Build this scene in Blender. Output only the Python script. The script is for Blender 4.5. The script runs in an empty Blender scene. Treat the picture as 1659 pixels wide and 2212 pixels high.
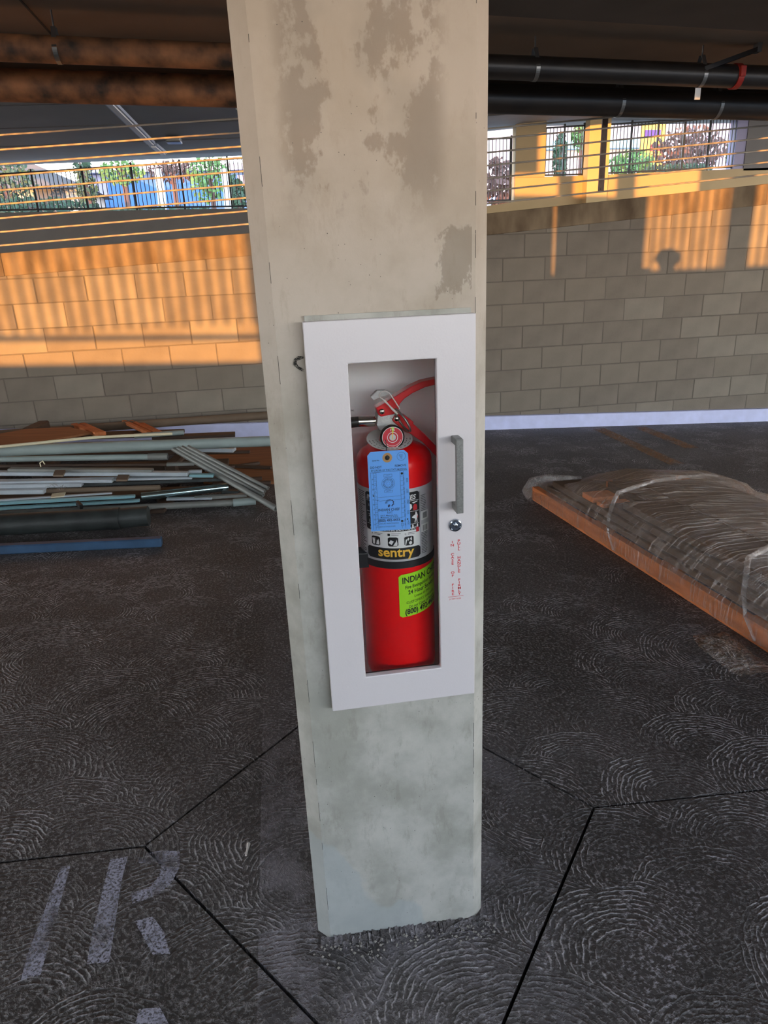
import bpy, math, random
from mathutils import Vector, Matrix
random.seed(7)
C = bpy.context.scene.collection
SC = bpy.context.scene
PI = math.pi

# ------------------------------------------------------------------ camera
FPX, PCX, PCY = 1470.0, 829.5, 1106.0
CAM = Vector((-0.1611, -1.124, 1.4))
def _n(v):
    v = Vector(v); return v.normalized()
_dn = _n((1010-PCX, 5270-PCY, FPX))
_L = 11000.0
_yp = (FPX*FPX + (1010-PCX)*_L)/(5270-PCY)
_X = _n((_L, -_yp, FPX)); _X = _n(_X - _dn*_X.dot(_dn))
_Z = -_dn
_Y = _Z.cross(_X)
def ray(px, py):
    v = Vector((px-PCX, py-PCY, FPX))
    return Vector((_X.dot(v), _Y.dot(v), _Z.dot(v)))
def at(px, py, Y):                      # point of the plane y = Y
    r = ray(px, py); return CAM + r*((Y-CAM.y)/r.y)
def floor_z(x, y): return -0.0445*x - 0.0036*y
def fl(px, py, h=0.0):                  # point h above the floor
    r = ray(px, py)
    t = (-0.0445*CAM.x - 0.0036*CAM.y + h - CAM.z)/(r.z + 0.0445*r.x + 0.0036*r.y)
    return CAM + r*t
cd = bpy.data.cameras.new('camera'); cam = bpy.data.objects.new('camera', cd); C.objects.link(cam)
cd.sensor_fit = 'HORIZONTAL'; cd.sensor_width = 36.0; cd.lens = FPX/1659.0*36.0
cd.clip_start = 0.02; cd.clip_end = 400
cam.matrix_world = Matrix(((_X.x, -_X.y, -_X.z, CAM.x), (_Y.x, -_Y.y, -_Y.z, CAM.y), (_Z.x, -_Z.y, -_Z.z, CAM.z), (0, 0, 0, 1)))
SC.camera = cam

# ------------------------------------------------------------------ sky, sun, exposure
def lin(c):
    return tuple(((v/255)/12.92 if v/255 <= .04045 else ((v/255+.055)/1.055)**2.4) for v in c)
W = bpy.data.worlds.new('sky'); SC.world = W; W.use_nodes = True
nt = W.node_tree; nt.nodes.clear()
wo = nt.nodes.new('ShaderNodeOutputWorld'); wb = nt.nodes.new('ShaderNodeBackground')
tc = nt.nodes.new('ShaderNodeTexCoord'); sp = nt.nodes.new('ShaderNodeSeparateXYZ'); cr = nt.nodes.new('ShaderNodeValToRGB')
nt.links.new(tc.outputs['Generated'], sp.inputs[0]); nt.links.new(sp.outputs[2], cr.inputs[0])
cr.color_ramp.elements[0].position = 0.0; cr.color_ramp.elements[0].color = (1.0, 0.88, 0.76, 1)
e = cr.color_ramp.elements.new(0.16); e.color = (0.80, 0.88, 0.94, 1)
cr.color_ramp.elements[-1].position = 0.7; cr.color_ramp.elements[-1].color = (0.34, 0.52, 0.85, 1)
nt.links.new(cr.outputs[0], wb.inputs[0]); wb.inputs[1].default_value = 3.6
nt.links.new(wb.outputs[0], wo.inputs[0])
SUN_TAN, SUN_EL = 0.545, 0.0175
sd = bpy.data.lights.new('sun', 'SUN'); sun = bpy.data.objects.new('sun', sd); C.objects.link(sun)
sd.energy = 4.3; sd.color = (1.0, 0.43, 0.09); sd.angle = math.radians(0.35)
d = Vector((SUN_TAN, 1, -SUN_EL*math.hypot(1, SUN_TAN))).normalized()
sun.rotation_euler = d.to_track_quat('-Z', 'Y').to_euler(); sun.location = (-20, -30, 6)
SC.view_settings.view_transform = 'Standard'; SC.view_settings.look = 'None'
SC.view_settings.gamma = 1.0; SC.view_settings.use_curve_mapping = False
SC.view_settings.exposure = 1.66
SC.cycles.max_bounces = 10; SC.cycles.diffuse_bounces = 5; SC.cycles.transparent_max_bounces = 16
SC.cycles.sample_clamp_indirect = 6.0
SC.cycles.use_denoising = True

# ------------------------------------------------------------------ materials
def mat(name, col, rough=0.7, metal=0.0, var=0.0, vscale=6.0, col2=None, bump=0.0, bscale=60.0, spec=0.5, stretch=(1, 1, 1), alpha=1.0, coat=0.0):
    m = bpy.data.materials.new(name); m.use_nodes = True; t = m.node_tree; N = t.nodes; b = N['Principled BSDF']
    c = lin(col); b.inputs['Base Color'].default_value = (*c, 1)
    b.inputs['Roughness'].default_value = rough; b.inputs['Metallic'].default_value = metal
    b.inputs['Specular IOR Level'].default_value = spec; b.inputs['Alpha'].default_value = alpha
    b.inputs['Coat Weight'].default_value = coat; b.inputs['Coat Roughness'].default_value = 0.08
    if var or col2 or bump:
        tcn = N.new('ShaderNodeTexCoord'); mp = N.new('ShaderNodeMapping'); mp.inputs['Scale'].default_value = stretch
        t.links.new(tcn.outputs['Object'], mp.inputs[0])
    if var or col2:
        nz = N.new('ShaderNodeTexNoise'); nz.inputs['Scale'].default_value = vscale; nz.inputs['Detail'].default_value = 6
        t.links.new(mp.outputs[0], nz.inputs[0])
        rp = N.new('ShaderNodeValToRGB'); rp.color_ramp.elements[0].position = .32; rp.color_ramp.elements[1].position = .7
        c2 = lin(col2) if col2 else tuple(v*(1-var) for v in c)
        rp.color_ramp.elements[0].color = (*c2, 1); rp.color_ramp.elements[1].color = (*c, 1)
        t.links.new(nz.outputs[0], rp.inputs[0]); t.links.new(rp.outputs[0], b.inputs['Base Color'])
    if bump:
        nb = N.new('ShaderNodeTexNoise'); nb.inputs['Scale'].default_value = bscale; nb.inputs['Detail'].default_value = 5
        t.links.new(mp.outputs[0], nb.inputs[0])
        bp = N.new('ShaderNodeBump'); bp.inputs['Strength'].default_value = bump; bp.inputs['Distance'].default_value = 0.004
        t.links.new(nb.outputs[0], bp.inputs['Height']); t.links.new(bp.outputs[0], b.inputs['Normal'])
    return m

def wnode(t, op, a, b=None, c=None):
    n = t.nodes.new('ShaderNodeMath'); n.operation = op
    for i, v in enumerate((a, b, c)):
        if v is None: continue
        if isinstance(v, (int, float)): n.inputs[i].default_value = v
        else: t.links.new(v, n.inputs[i])
    return n.outputs[0]
def smooth(t, v, a, b):                  # smoothstep of v between a and b
    n = t.nodes.new('ShaderNodeMapRange'); n.interpolation_type = 'SMOOTHSTEP'
    n.inputs[1].default_value = a; n.inputs[2].default_value = b
    t.links.new(v, n.inputs[0]); return n.outputs[0]
def noise(t, vec, scale, detail=4, rough=.5):
    n = t.nodes.new('ShaderNodeTexNoise'); n.inputs['Scale'].default_value = scale
    n.inputs['Detail'].default_value = detail; n.inputs['Roughness'].default_value = rough
    if vec is not None: t.links.new(vec, n.inputs[0])
    return n.outputs[0]
def mixc(t, f, a, b):
    n = t.nodes.new('ShaderNodeMix'); n.data_type = 'RGBA'
    if isinstance(f, (int, float)): n.inputs[0].default_value = f
    else: t.links.new(f, n.inputs[0])
    for i, v in ((6, a), (7, b)):
        if isinstance(v, tuple): n.inputs[i].default_value = (*v, 1)
        else: t.links.new(v, n.inputs[i])
    return n.outputs[2]

def floor_material():
    m = bpy.data.materials.new('swirl_troweled_concrete'); m.use_nodes = True; t = m.node_tree; N = t.nodes; b = N['Principled BSDF']
    tcn = N.new('ShaderNodeTexCoord'); O = tcn.outputs['Object']
    wz = N.new('ShaderNodeTexNoise'); wz.inputs['Scale'].default_value = 5; wz.inputs['Detail'].default_value = 3; t.links.new(O, wz.inputs[0])
    va = N.new('ShaderNodeVectorMath'); va.operation = 'MULTIPLY_ADD'; va.inputs[1].default_value = (.07, .07, 0)
    t.links.new(wz.outputs['Color'], va.inputs[0]); t.links.new(O, va.inputs[2])
    s = N.new('ShaderNodeSeparateXYZ'); t.links.new(va.outputs[0], s.inputs[0])
    x, y = s.outputs[0], s.outputs[1]
    R, SY, SX = 0.25, 0.17, 0.37
    j0 = wnode(t, 'CEIL', wnode(t, 'DIVIDE', wnode(t, 'SUBTRACT', y, R), SY))
    h = None; m_all = None
    for k in (2, 1, 0):                  # the nearest row of passes lies on top
        j = wnode(t, 'ADD', j0, float(k))
        off = wnode(t, 'MULTIPLY', wnode(t, 'FRACT', wnode(t, 'MULTIPLY', j, 0.6180)), SX)
        cxn = wnode(t, 'ROUND', wnode(t, 'DIVIDE', wnode(t, 'SUBTRACT', x, off), SX))
        cv = N.new('ShaderNodeCombineXYZ'); t.links.new(cxn, cv.inputs[0]); t.links.new(j, cv.inputs[1])
        wn = N.new('ShaderNodeTexWhiteNoise'); wn.noise_dimensions = '2D'; t.links.new(cv.outputs[0], wn.inputs['Vector'])
        ws = N.new('ShaderNodeSeparateColor'); t.links.new(wn.outputs['Color'], ws.inputs[0])
        xc = wnode(t, 'ADD', wnode(t, 'ADD', wnode(t, 'MULTIPLY', cxn, SX), off), wnode(t, 'MULTIPLY_ADD', ws.outputs[0], .14, -.07))
        yc = wnode(t, 'ADD', wnode(t, 'MULTIPLY', j, SY), wnode(t, 'MULTIPLY_ADD', ws.outputs[1], .10, -.05))
        dx = wnode(t, 'MULTIPLY', wnode(t, 'SUBTRACT', x, xc), 0.92); dy = wnode(t, 'SUBTRACT', y, yc)
        dd = wnode(t, 'SQRT', wnode(t, 'ADD', wnode(t, 'MULTIPLY', dx, dx), wnode(t, 'MULTIPLY', dy, dy)))
        ph = wnode(t, 'MULTIPLY', dd, 2*PI/0.0128)
        ph = wnode(t, 'ADD', ph, wnode(t, 'MULTIPLY', ws.outputs[2], 20.0))
        ph = wnode(t, 'ADD', ph, wnode(t, 'MULTIPLY', noise(t, O, 24, 5, .62), 8.5))
        rg = wnode(t, 'POWER', wnode(t, 'MULTIPLY_ADD', wnode(t, 'SINE', ph), .5, .5), 3.2)
        amp = wnode(t, 'MULTIPLY_ADD', ws.outputs[0], .6, .5)
        amp = wnode(t, 'MULTIPLY', amp, smooth(t, dd, 0.03, 0.11))
        rg = wnode(t, 'MULTIPLY', rg, amp)
        msk = wnode(t, 'LESS_THAN', dd, wnode(t, 'MULTIPLY_ADD', ws.outputs[1], .06, R-.06))
        if h is None: h = wnode(t, 'MULTIPLY', rg, msk)
        else:
            mx = N.new('ShaderNodeMix'); t.links.new(msk, mx.inputs[0]); t.links.new(h, mx.inputs[2]); t.links.new(rg, mx.inputs[3]); h = mx.outputs[0]
    patch = smooth(t, noise(t, O, 3.2, 3), .34, .6)
    h = wnode(t, 'MULTIPLY', h, wnode(t, 'MULTIPLY_ADD', patch, .8, .3))
    h = wnode(t, 'MULTIPLY', h, wnode(t, 'MULTIPLY_ADD', smooth(t, noise(t, O, 44, 3), .40, .56), .75, .25))
    grit = noise(t, O, 105, 3, .6)
    hh = wnode(t, 'ADD', h, wnode(t, 'MULTIPLY', smooth(t, grit, .44, .70), .58))
    bp = N.new('ShaderNodeBump'); bp.inputs['Strength'].default_value = 0.9; bp.inputs['Distance'].default_value = 0.0085
    t.links.new(hh, bp.inputs['Height']); t.links.new(bp.outputs[0], b.inputs['Normal'])
    # colour: charcoal sealer, ridge tops painted lighter for their gloss and dust, white overspray round the pillar
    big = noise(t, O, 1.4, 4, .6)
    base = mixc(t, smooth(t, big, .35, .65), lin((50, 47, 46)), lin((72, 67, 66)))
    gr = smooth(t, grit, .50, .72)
    gloss_dust = wnode(t, 'MULTIPLY', wnode(t, 'ADD', wnode(t, 'MULTIPLY', smooth(t, h, .3, .8), .75), wnode(t, 'MULTIPLY', gr, .36)), 1.0)
    base = mixc(t, gloss_dust, base, lin((196, 190, 194)))
    s2 = N.new('ShaderNodeSeparateXYZ'); t.links.new(O, s2.inputs[0]); X, Y = s2.outputs[0], s2.outputs[1]
    stripe = wnode(t, 'MULTIPLY', wnode(t, 'GREATER_THAN', X, -.322), wnode(t, 'SUBTRACT', 1.0, smooth(t, wnode(t, 'ADD', X, wnode(t, 'MULTIPLY', noise(t, O, 3, 4), .8)), .3, .95)))
    stripe = wnode(t, 'MULTIPLY', stripe, wnode(t, 'SUBTRACT', 1.0, smooth(t, Y, .2, 3.4)))
    near = wnode(t, 'SUBTRACT', 1.0, smooth(t, Y, .25, 1.1))
    nz2 = noise(t, O, 9, 5, .7)
    st = wnode(t, 'MULTIPLY', stripe, wnode(t, 'MULTIPLY_ADD', wnode(t, 'MULTIPLY', near, smooth(t, nz2, .42, .62)), .45, .07))
    blot = wnode(t, 'MULTIPLY', smooth(t, noise(t, O, 2.6, 5, .6), .52, .66), wnode(t, 'SUBTRACT', 1.0, smooth(t, Y, .2, .6)))
    st = wnode(t, 'MAXIMUM', st, wnode(t, 'MULTIPLY', wnode(t, 'MULTIPLY', blot, smooth(t, X, -.3, .3)), wnode(t, 'MULTIPLY', gr, 1.0)))
    base = mixc(t, st, base, lin((160, 154, 162)))
    t.links.new(base, b.inputs['Base Color'])
    b.inputs['Roughness'].default_value = .55; b.inputs['Specular IOR Level'].default_value = .55
    return m

def pillar_material():
    m = bpy.data.materials.new('formed_pillar_concrete'); m.use_nodes = True; t = m.node_tree; N = t.nodes; b = N['Principled BSDF']
    tcn = N.new('ShaderNodeTexCoord'); O = tcn.outputs['Object']
    s = N.new('ShaderNodeSeparateXYZ'); t.links.new(O, s.inputs[0]); X, Z = s.outputs[0], s.outputs[2]
    soft = noise(t, O, 7, 6, .6)
    base = mixc(t, smooth(t, soft, .35, .66), lin((150, 150, 142)), lin((180, 179, 172)))
    mp2 = N.new('ShaderNodeMapping'); mp2.inputs['Scale'].default_value = (1, 1, .35); t.links.new(O, mp2.inputs[0])
    base = mixc(t, wnode(t, 'MULTIPLY', smooth(t, noise(t, mp2.outputs[0], 34, 8, .72), .52, .66), .30), base, lin((118, 114, 102)))
    warm = smooth(t, Z, .9, 1.7)  # warm light on the upper pillar, painted into the colour
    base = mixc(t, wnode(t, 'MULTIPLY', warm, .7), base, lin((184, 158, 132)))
    # stains: brown blotches with hard edges above the cabinet
    mp = N.new('ShaderNodeMapping'); mp.inputs['Scale'].default_value = (1, 1, .62); t.links.new(O, mp.inputs[0])
    n1 = noise(t, mp.outputs[0], 38, 8, .68); n2 = noise(t, mp.outputs[0], 8.5, 3)
    zone = wnode(t, 'MULTIPLY', smooth(t, Z, 1.45, 1.56), smooth(t, wnode(t, 'SUBTRACT', .135, wnode(t, 'ABSOLUTE', wnode(t, 'ADD', X, .008))), 0, .035))
    n3 = noise(t, mp.outputs[0], 16, 5, .6)
    v = wnode(t, 'ADD', wnode(t, 'ADD', wnode(t, 'MULTIPLY', n1, .42), wnode(t, 'MULTIPLY', n3, .42)), wnode(t, 'MULTIPLY', n2, .36))
    v = wnode(t, 'ADD', v, wnode(t, 'MULTIPLY', wnode(t, 'SUBTRACT', 1.0, smooth(t, wnode(t, 'ABSOLUTE', wnode(t, 'SUBTRACT', Z, 1.60)), .02, .11)), .03))
    # more stain at both flanks and along the ragged lower edge
    fl_ = smooth(t, wnode(t, 'ABSOLUTE', wnode(t, 'ADD', X, .01)), .03, .10)
    v = wnode(t, 'ADD', v, wnode(t, 'MULTIPLY', fl_, .045))
    stn = wnode(t, 'MULTIPLY', smooth(t, v, .618, .668), zone)
    base = mixc(t, wnode(t, 'MULTIPLY', stn, .46), base, lin((122, 98, 78)))
    wet = wnode(t, 'MULTIPLY', smooth(t, n2, .46, .56), zone)
    base = mixc(t, wnode(t, 'MULTIPLY', wet, .22), base, lin((134, 122, 108)))
    # one hard edged patch by the right edge, just above the cabinet
    Xn = wnode(t, 'ADD', X, wnode(t, 'MULTIPLY', wnode(t, 'SUBTRACT', n1, .5), .09))
    px_ = wnode(t, 'MULTIPLY', smooth(t, Xn, .104, .112), wnode(t, 'LESS_THAN', X, .157))
    pz_ = wnode(t, 'MULTIPLY', smooth(t, wnode(t, 'ADD', Z, wnode(t, 'MULTIPLY', wnode(t, 'SUBTRACT', n1, wnode(t, 'MULTIPLY', X, 1.2)), .16)), 1.425, 1.435), wnode(t, 'SUBTRACT', 1, smooth(t, wnode(t, 'ADD', Z, wnode(t, 'MULTIPLY', n1, .08)), 1.495, 1.502)))
    base = mixc(t, wnode(t, 'MULTIPLY', wnode(t, 'MULTIPLY', px_, pz_), .5), base, lin((112, 98, 82)))
    # smooth slurry low on the left
    low = wnode(t, 'MULTIPLY', smooth(t, wnode(t, 'SUBTRACT', wnode(t, 'MULTIPLY', n2, .3), wnode(t, 'ADD', X, Z)), .06, .08), .6)
    base = mixc(t, low, base, lin((160, 167, 168)))
    # bug holes and specks
    vo = N.new('ShaderNodeTexVoronoi'); vo.inputs['Scale'].default_value = 85; t.links.new(O, vo.inputs[0])
    hole = wnode(t, 'MULTIPLY', wnode(t, 'LESS_THAN', vo.outputs['Distance'], wnode(t, 'MULTIPLY', noise(t, O, 23, 1), .12)), wnode(t, 'GREATER_THAN', noise(t, O, 11, 2), .54))
    base = mixc(t, wnode(t, 'MULTIPLY', hole, .8), base, lin((60, 54, 48)))
    t.links.new(base, b.inputs['Base Color']); b.inputs['Roughness'].default_value = .72
    bp = N.new('ShaderNodeBump'); bp.inputs['Strength'].default_value = .25; bp.inputs['Distance'].default_value = .002
    t.links.new(wnode(t, 'SUBTRACT', noise(t, O, 90, 5, .6), wnode(t, 'MULTIPLY', hole, 2)), bp.inputs['Height'])
    t.links.new(bp.outputs[0], b.inputs['Normal'])
    return m

def film_material(name, dens=.25, tint=(225, 205, 190), streak=(4, 60, 60)):
    m = bpy.data.materials.new(name); m.use_nodes = True; t = m.node_tree; N = t.nodes
    N.remove(N['Principled BSDF']); out = N['Material Output']
    tr = N.new('ShaderNodeBsdfTransparent'); tr.inputs[0].default_value = (.93, .92, .9, 1)
    gl = N.new('ShaderNodeBsdfGlossy'); gl.inputs['Roughness'].default_value = .16; gl.inputs[0].default_value = (1, 1, 1, 1)
    tl = N.new('ShaderNodeBsdfTranslucent'); tl.inputs[0].default_value = (*lin(tint), 1)
    df = N.new('ShaderNodeBsdfDiffuse'); df.inputs[0].default_value = (*lin(tint), 1)
    tcn = N.new('ShaderNodeTexCoord'); mp = N.new('ShaderNodeMapping'); mp.inputs['Scale'].default_value = streak
    mp.inputs['Rotation'].default_value = (0, 0, .25)
    t.links.new(tcn.outputs['Object'], mp.inputs[0])
    nz = noise(t, mp.outputs[0], 1.0, 5, .65)
    f = smooth(t, nz, .50, .64)
    bp = N.new('ShaderNodeBump'); bp.inputs['Strength'].default_value = 1; bp.inputs['Distance'].default_value = .02
    t.links.new(nz, bp.inputs['Height'])
    for n_ in (gl, df): t.links.new(bp.outputs[0], n_.inputs['Normal'])
    m1 = N.new('ShaderNodeMixShader'); m1.inputs[0].default_value = .45; t.links.new(df.outputs[0], m1.inputs[1]); t.links.new(tl.outputs[0], m1.inputs[2])
    m2 = N.new('ShaderNodeMixShader'); m2.inputs[0].default_value = .62; t.links.new(m1.outputs[0], m2.inputs[1]); t.links.new(gl.outputs[0], m2.inputs[2])
    m3 = N.new('ShaderNodeMixShader'); lw = N.new('ShaderNodeLayerWeight'); lw.inputs[0].default_value = .35; t.links.new(bp.outputs[0], lw.inputs['Normal'])
    fac = wnode(t, 'ADD', wnode(t, 'MULTIPLY_ADD', f, dens, .10), wnode(t, 'MULTIPLY', lw.outputs['Facing'], .36))
    t.links.new(wnode(t, 'MINIMUM', fac, .9), m3.inputs[0])
    t.links.new(tr.outputs[0], m3.inputs[1]); t.links.new(m2.outputs[0], m3.inputs[2]); t.links.new(m3.outputs[0], out.inputs[0])
    return m

def glass_material():
    m = bpy.data.materials.new('clear_glazing'); m.use_nodes = True; t = m.node_tree; N = t.nodes
    N.remove(N['Principled BSDF']); out = N['Material Output']
    tr = N.new('ShaderNodeBsdfTransparent'); tr.inputs[0].default_value = (.99, .99, .985, 1)
    gl = N.new('ShaderNodeBsdfGlossy'); gl.inputs['Roughness'].default_value = .02
    fr = N.new('ShaderNodeFresnel'); fr.inputs[0].default_value = 1.33
    mx = N.new('ShaderNodeMixShader'); t.links.new(fr.outputs[0], mx.inputs[0]); t.links.new(tr.outputs[0], mx.inputs[1]); t.links.new(gl.outputs[0], mx.inputs[2])
    t.links.new(mx.outputs[0], out.inputs[0]); return m

def worn_paint(name, col, lo=.42, hi=.62, scale=14, fine=150, mx_=.85):
    m = bpy.data.materials.new(name); m.use_nodes = True; t = m.node_tree; N = t.nodes; b = N['Principled BSDF']
    b.inputs['Base Color'].default_value = (*lin(col), 1); b.inputs['Roughness'].default_value = .8
    tcn = N.new('ShaderNodeTexCoord'); O = tcn.outputs['Object']
    a = wnode(t, 'MULTIPLY', smooth(t, noise(t, O, scale, 5, .6), lo, hi), smooth(t, noise(t, O, fine, 4, .7), .38, .56))
    t.links.new(wnode(t, 'MULTIPLY', a, mx_), b.inputs['Alpha']); return m

M = {}
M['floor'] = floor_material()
M['joint'] = mat('joint_dirt', (24, 22, 22), .95)
M['pillar'] = pillar_material()
M['block'] = mat('grey_concrete_block', (132, 123, 111), .92, var=.22, vscale=3.0, bump=.5, bscale=70)
M['block_b'] = mat('grey_concrete_block_darker', (128, 119, 108), .92, var=.25, vscale=4.0, bump=.5, bscale=70)
M['block_c'] = mat('grey_concrete_block_lighter', (138, 130, 118), .92, var=.2, vscale=4.0, bump=.5, bscale=70)
M['mortar'] = mat('wall_mortar', (102, 95, 86), .95, bump=.4, bscale=90)
M['bond'] = mat('weathered_cast_concrete', (142, 124, 100), .9, vscale=5, col2=(88, 72, 54), bump=.9, bscale=24, stretch=(1, 1, .45))
M['base'] = mat('lavender_white_paint', (206, 212, 250), .6, var=.12, vscale=12)
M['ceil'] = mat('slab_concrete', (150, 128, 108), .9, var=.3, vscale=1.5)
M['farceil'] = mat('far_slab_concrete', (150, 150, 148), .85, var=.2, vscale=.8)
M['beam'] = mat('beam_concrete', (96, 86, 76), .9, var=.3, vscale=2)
M['farwall'] = mat('far_wall_concrete', (164, 142, 106), .85, var=.1, vscale=1.2)
M['fargrey'] = mat('far_wall_grey', (104, 100, 97), .9, var=.15, vscale=2)
M['farpier'] = mat('far_pier_concrete', (178, 156, 116), .85, var=.08, vscale=2)
M['cable'] = mat('galvanised_cable', (180, 170, 156), .5, .3, bump=.6, bscale=180)
M['steel'] = mat('galvanised_steel', (150, 150, 148), .38, .85)
M['darksteel'] = mat('brown_painted_steel', (104, 84, 74), .55, .3, var=.3, vscale=20)
M['iron'] = mat('black_cast_iron', (46, 40, 36), .38, .0, vscale=5, col2=(30, 27, 26), spec=.6)
M['iron_glow'] = mat('bounce_lit_cast_iron', (186, 124, 80), .65, .0, vscale=6, col2=(58, 46, 38), bump=.3)  # orange bounce light on the left pipe runs, painted into the colour
M['redclamp'] = mat('red_enamel_clamp', (170, 40, 26), .5)
M['fence'] = mat('black_fence_paint', (16, 18, 20), .5)
M['door'] = mat('white_powder_coat', (205, 201, 204), .34, 0, bump=.05, bscale=300, coat=.15)
M['tub'] = mat('pale_grey_enamel', (246, 243, 242), .28, .1)
M['glass'] = glass_material()
M['handle'] = mat('grey_flecked_metal', (134, 136, 134), .42, .45, var=.3, vscale=400)
M['lock'] = mat('chrome_lock', (170, 178, 188), .16, 1.0)
M['black'] = mat('black_print', (14, 14, 15), .5)
M['redtxt'] = mat('red_print', (196, 36, 44), .5)
M['red'] = mat('gloss_red_enamel', (240, 6, 10), .34, 0, coat=.12, spec=.3)
M['reddark'] = mat('red_painted_lever', (214, 24, 38), .3, coat=.3)
M['silver'] = mat('silver_label', (200, 200, 202), .42, .2)
M['cast'] = mat('cast_aluminium', (200, 200, 198), .5, .3, bump=.4, bscale=500)
M['chrome'] = mat('bright_ferrule', (196, 192, 184), .2, 1.0)
M['rubber'] = mat('black_rubber', (22, 22, 24), .45)
M['dial'] = mat('dial_red', (206, 52, 66), .35)
M['white'] = mat('white_print', (232, 232, 230), .5)
M['ringtag'] = mat('white_collar_tag', (212, 210, 206), .5)
M['green'] = mat('lime_green_sticker', (164, 232, 30), .45)
M['tag'] = mat('blue_card_tag', (104, 172, 250), .6)
M['navy'] = mat('navy_print', (24, 44, 96), .6)
M['kraft'] = mat('kraft_eyelet', (178, 138, 92), .7)
M['yellow'] = mat('yellow_lettering', (250, 196, 70), .45)
M['tie'] = mat('white_nylon_tie', (214, 206, 200), .5)
M['pvc'] = mat('grey_pvc', (148, 162, 160), .45, var=.2, vscale=5)
M['conduit'] = mat('grey_conduit', (138, 140, 136), .5, .2, var=.25, vscale=8)
M['cream'] = mat('cream_plastic', (214, 206, 176), .5)
M['whitebar'] = mat('white_channel_metal', (186, 196, 204), .4, .2, var=.2, vscale=7)
M['tealbar'] = mat('pale_teal_metal', (150, 196, 204), .3, .4)
M['shiny'] = mat('polished_steel_pipe', (170, 196, 200), .18, .95)
M['blackpipe'] = mat('scuffed_black_pipe', (56, 62, 62), .5, 0, vscale=9, col2=(34, 38, 38), bump=.3)
M['bluebar'] = mat('blue_painted_steel', (56, 88, 122), .5, .1, var=.3, vscale=10)
M['darkwood'] = mat('dark_stained_board', (74, 56, 44), .7, var=.4, vscale=4, stretch=(1, 10, 10))
M['wood'] = mat('orange_softwood', (206, 120, 66), .7, var=.35, vscale=4, stretch=(8, 1, 8), bump=.3)
M['ply'] = mat('weathered_plywood', (150, 98, 60), .8, var=.35, vscale=3, stretch=(1, 8, 8))
M['card'] = mat('brown_cardboard', (112, 96, 80), .85, var=.15)
M['boardtan'] = mat('grey_brown_boards', (80, 62, 48), .6, var=.5, vscale=3, stretch=(8, 1, 8))
M['film'] = film_material('stretch_film', .42, (224, 176, 130), (3.0, 95, 8))  # warm tint paints the sunlit wall's reflection into the clear film
M['filmedge'] = film_material('bunched_film', .5, (210, 206, 214), (30, 30, 30))
M['lettering_paint'] = worn_paint('worn_white_floor_paint', (190, 188, 204), .30, .52, 12, 160, .72)
M['stripe_paint'] = worn_paint('old_stall_stripe', (170, 128, 92), .25, .5, 6, 60, .55)
M['smudge'] = worn_paint('charcoal_scribble', (14, 14, 12), .25, .4, 60, 300, .95)
M['stone'] = mat('grit_stone', (150, 146, 140), .9, var=.3, vscale=60)
M['asphalt'] = mat('outdoor_ground', (120, 116, 108), .9)
M['bluewall'] = mat('blue_stucco', (58, 98, 154), .8, var=.1)
M['creamwall'] = mat('cream_stucco', (158, 146, 134), .8)
M['whitewall'] = mat('white_stucco', (150, 150, 166), .8)
M['lilac'] = mat('lilac_stucco', (134, 130, 154), .8)
M['cyanband'] = mat('pale_cyan_trim', (120, 176, 196), .6)
M['roof'] = mat('grey_shingle', (78, 78, 80), .9)
M['leaf'] = mat('dark_foliage', (40, 66, 40), .7, var=.5, vscale=3)
M['leaf2'] = mat('bright_foliage', (82, 118, 54), .7, var=.5, vscale=3)
M['bark'] = mat('brown_branches', (84, 60, 52), .9)
M['paletrunk'] = mat('pale_trunk', (190, 196, 196), .8)
M['purple'] = mat('purple_banner', (62, 30, 110), .6)
M['yell'] = mat('yellow_banner', (200, 160, 50), .6)
M['lamp'] = mat('strip_lamp_housing', (168, 178, 196), .5)
M['skin'] = mat('skin', (196, 150, 122), .6)
M['cloth'] = mat('navy_jacket', (40, 44, 60), .9)
M['jeans'] = mat('denim', (52, 62, 84), .9)
M['cap'] = mat('black_cap', (24, 24, 26), .8)

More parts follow.
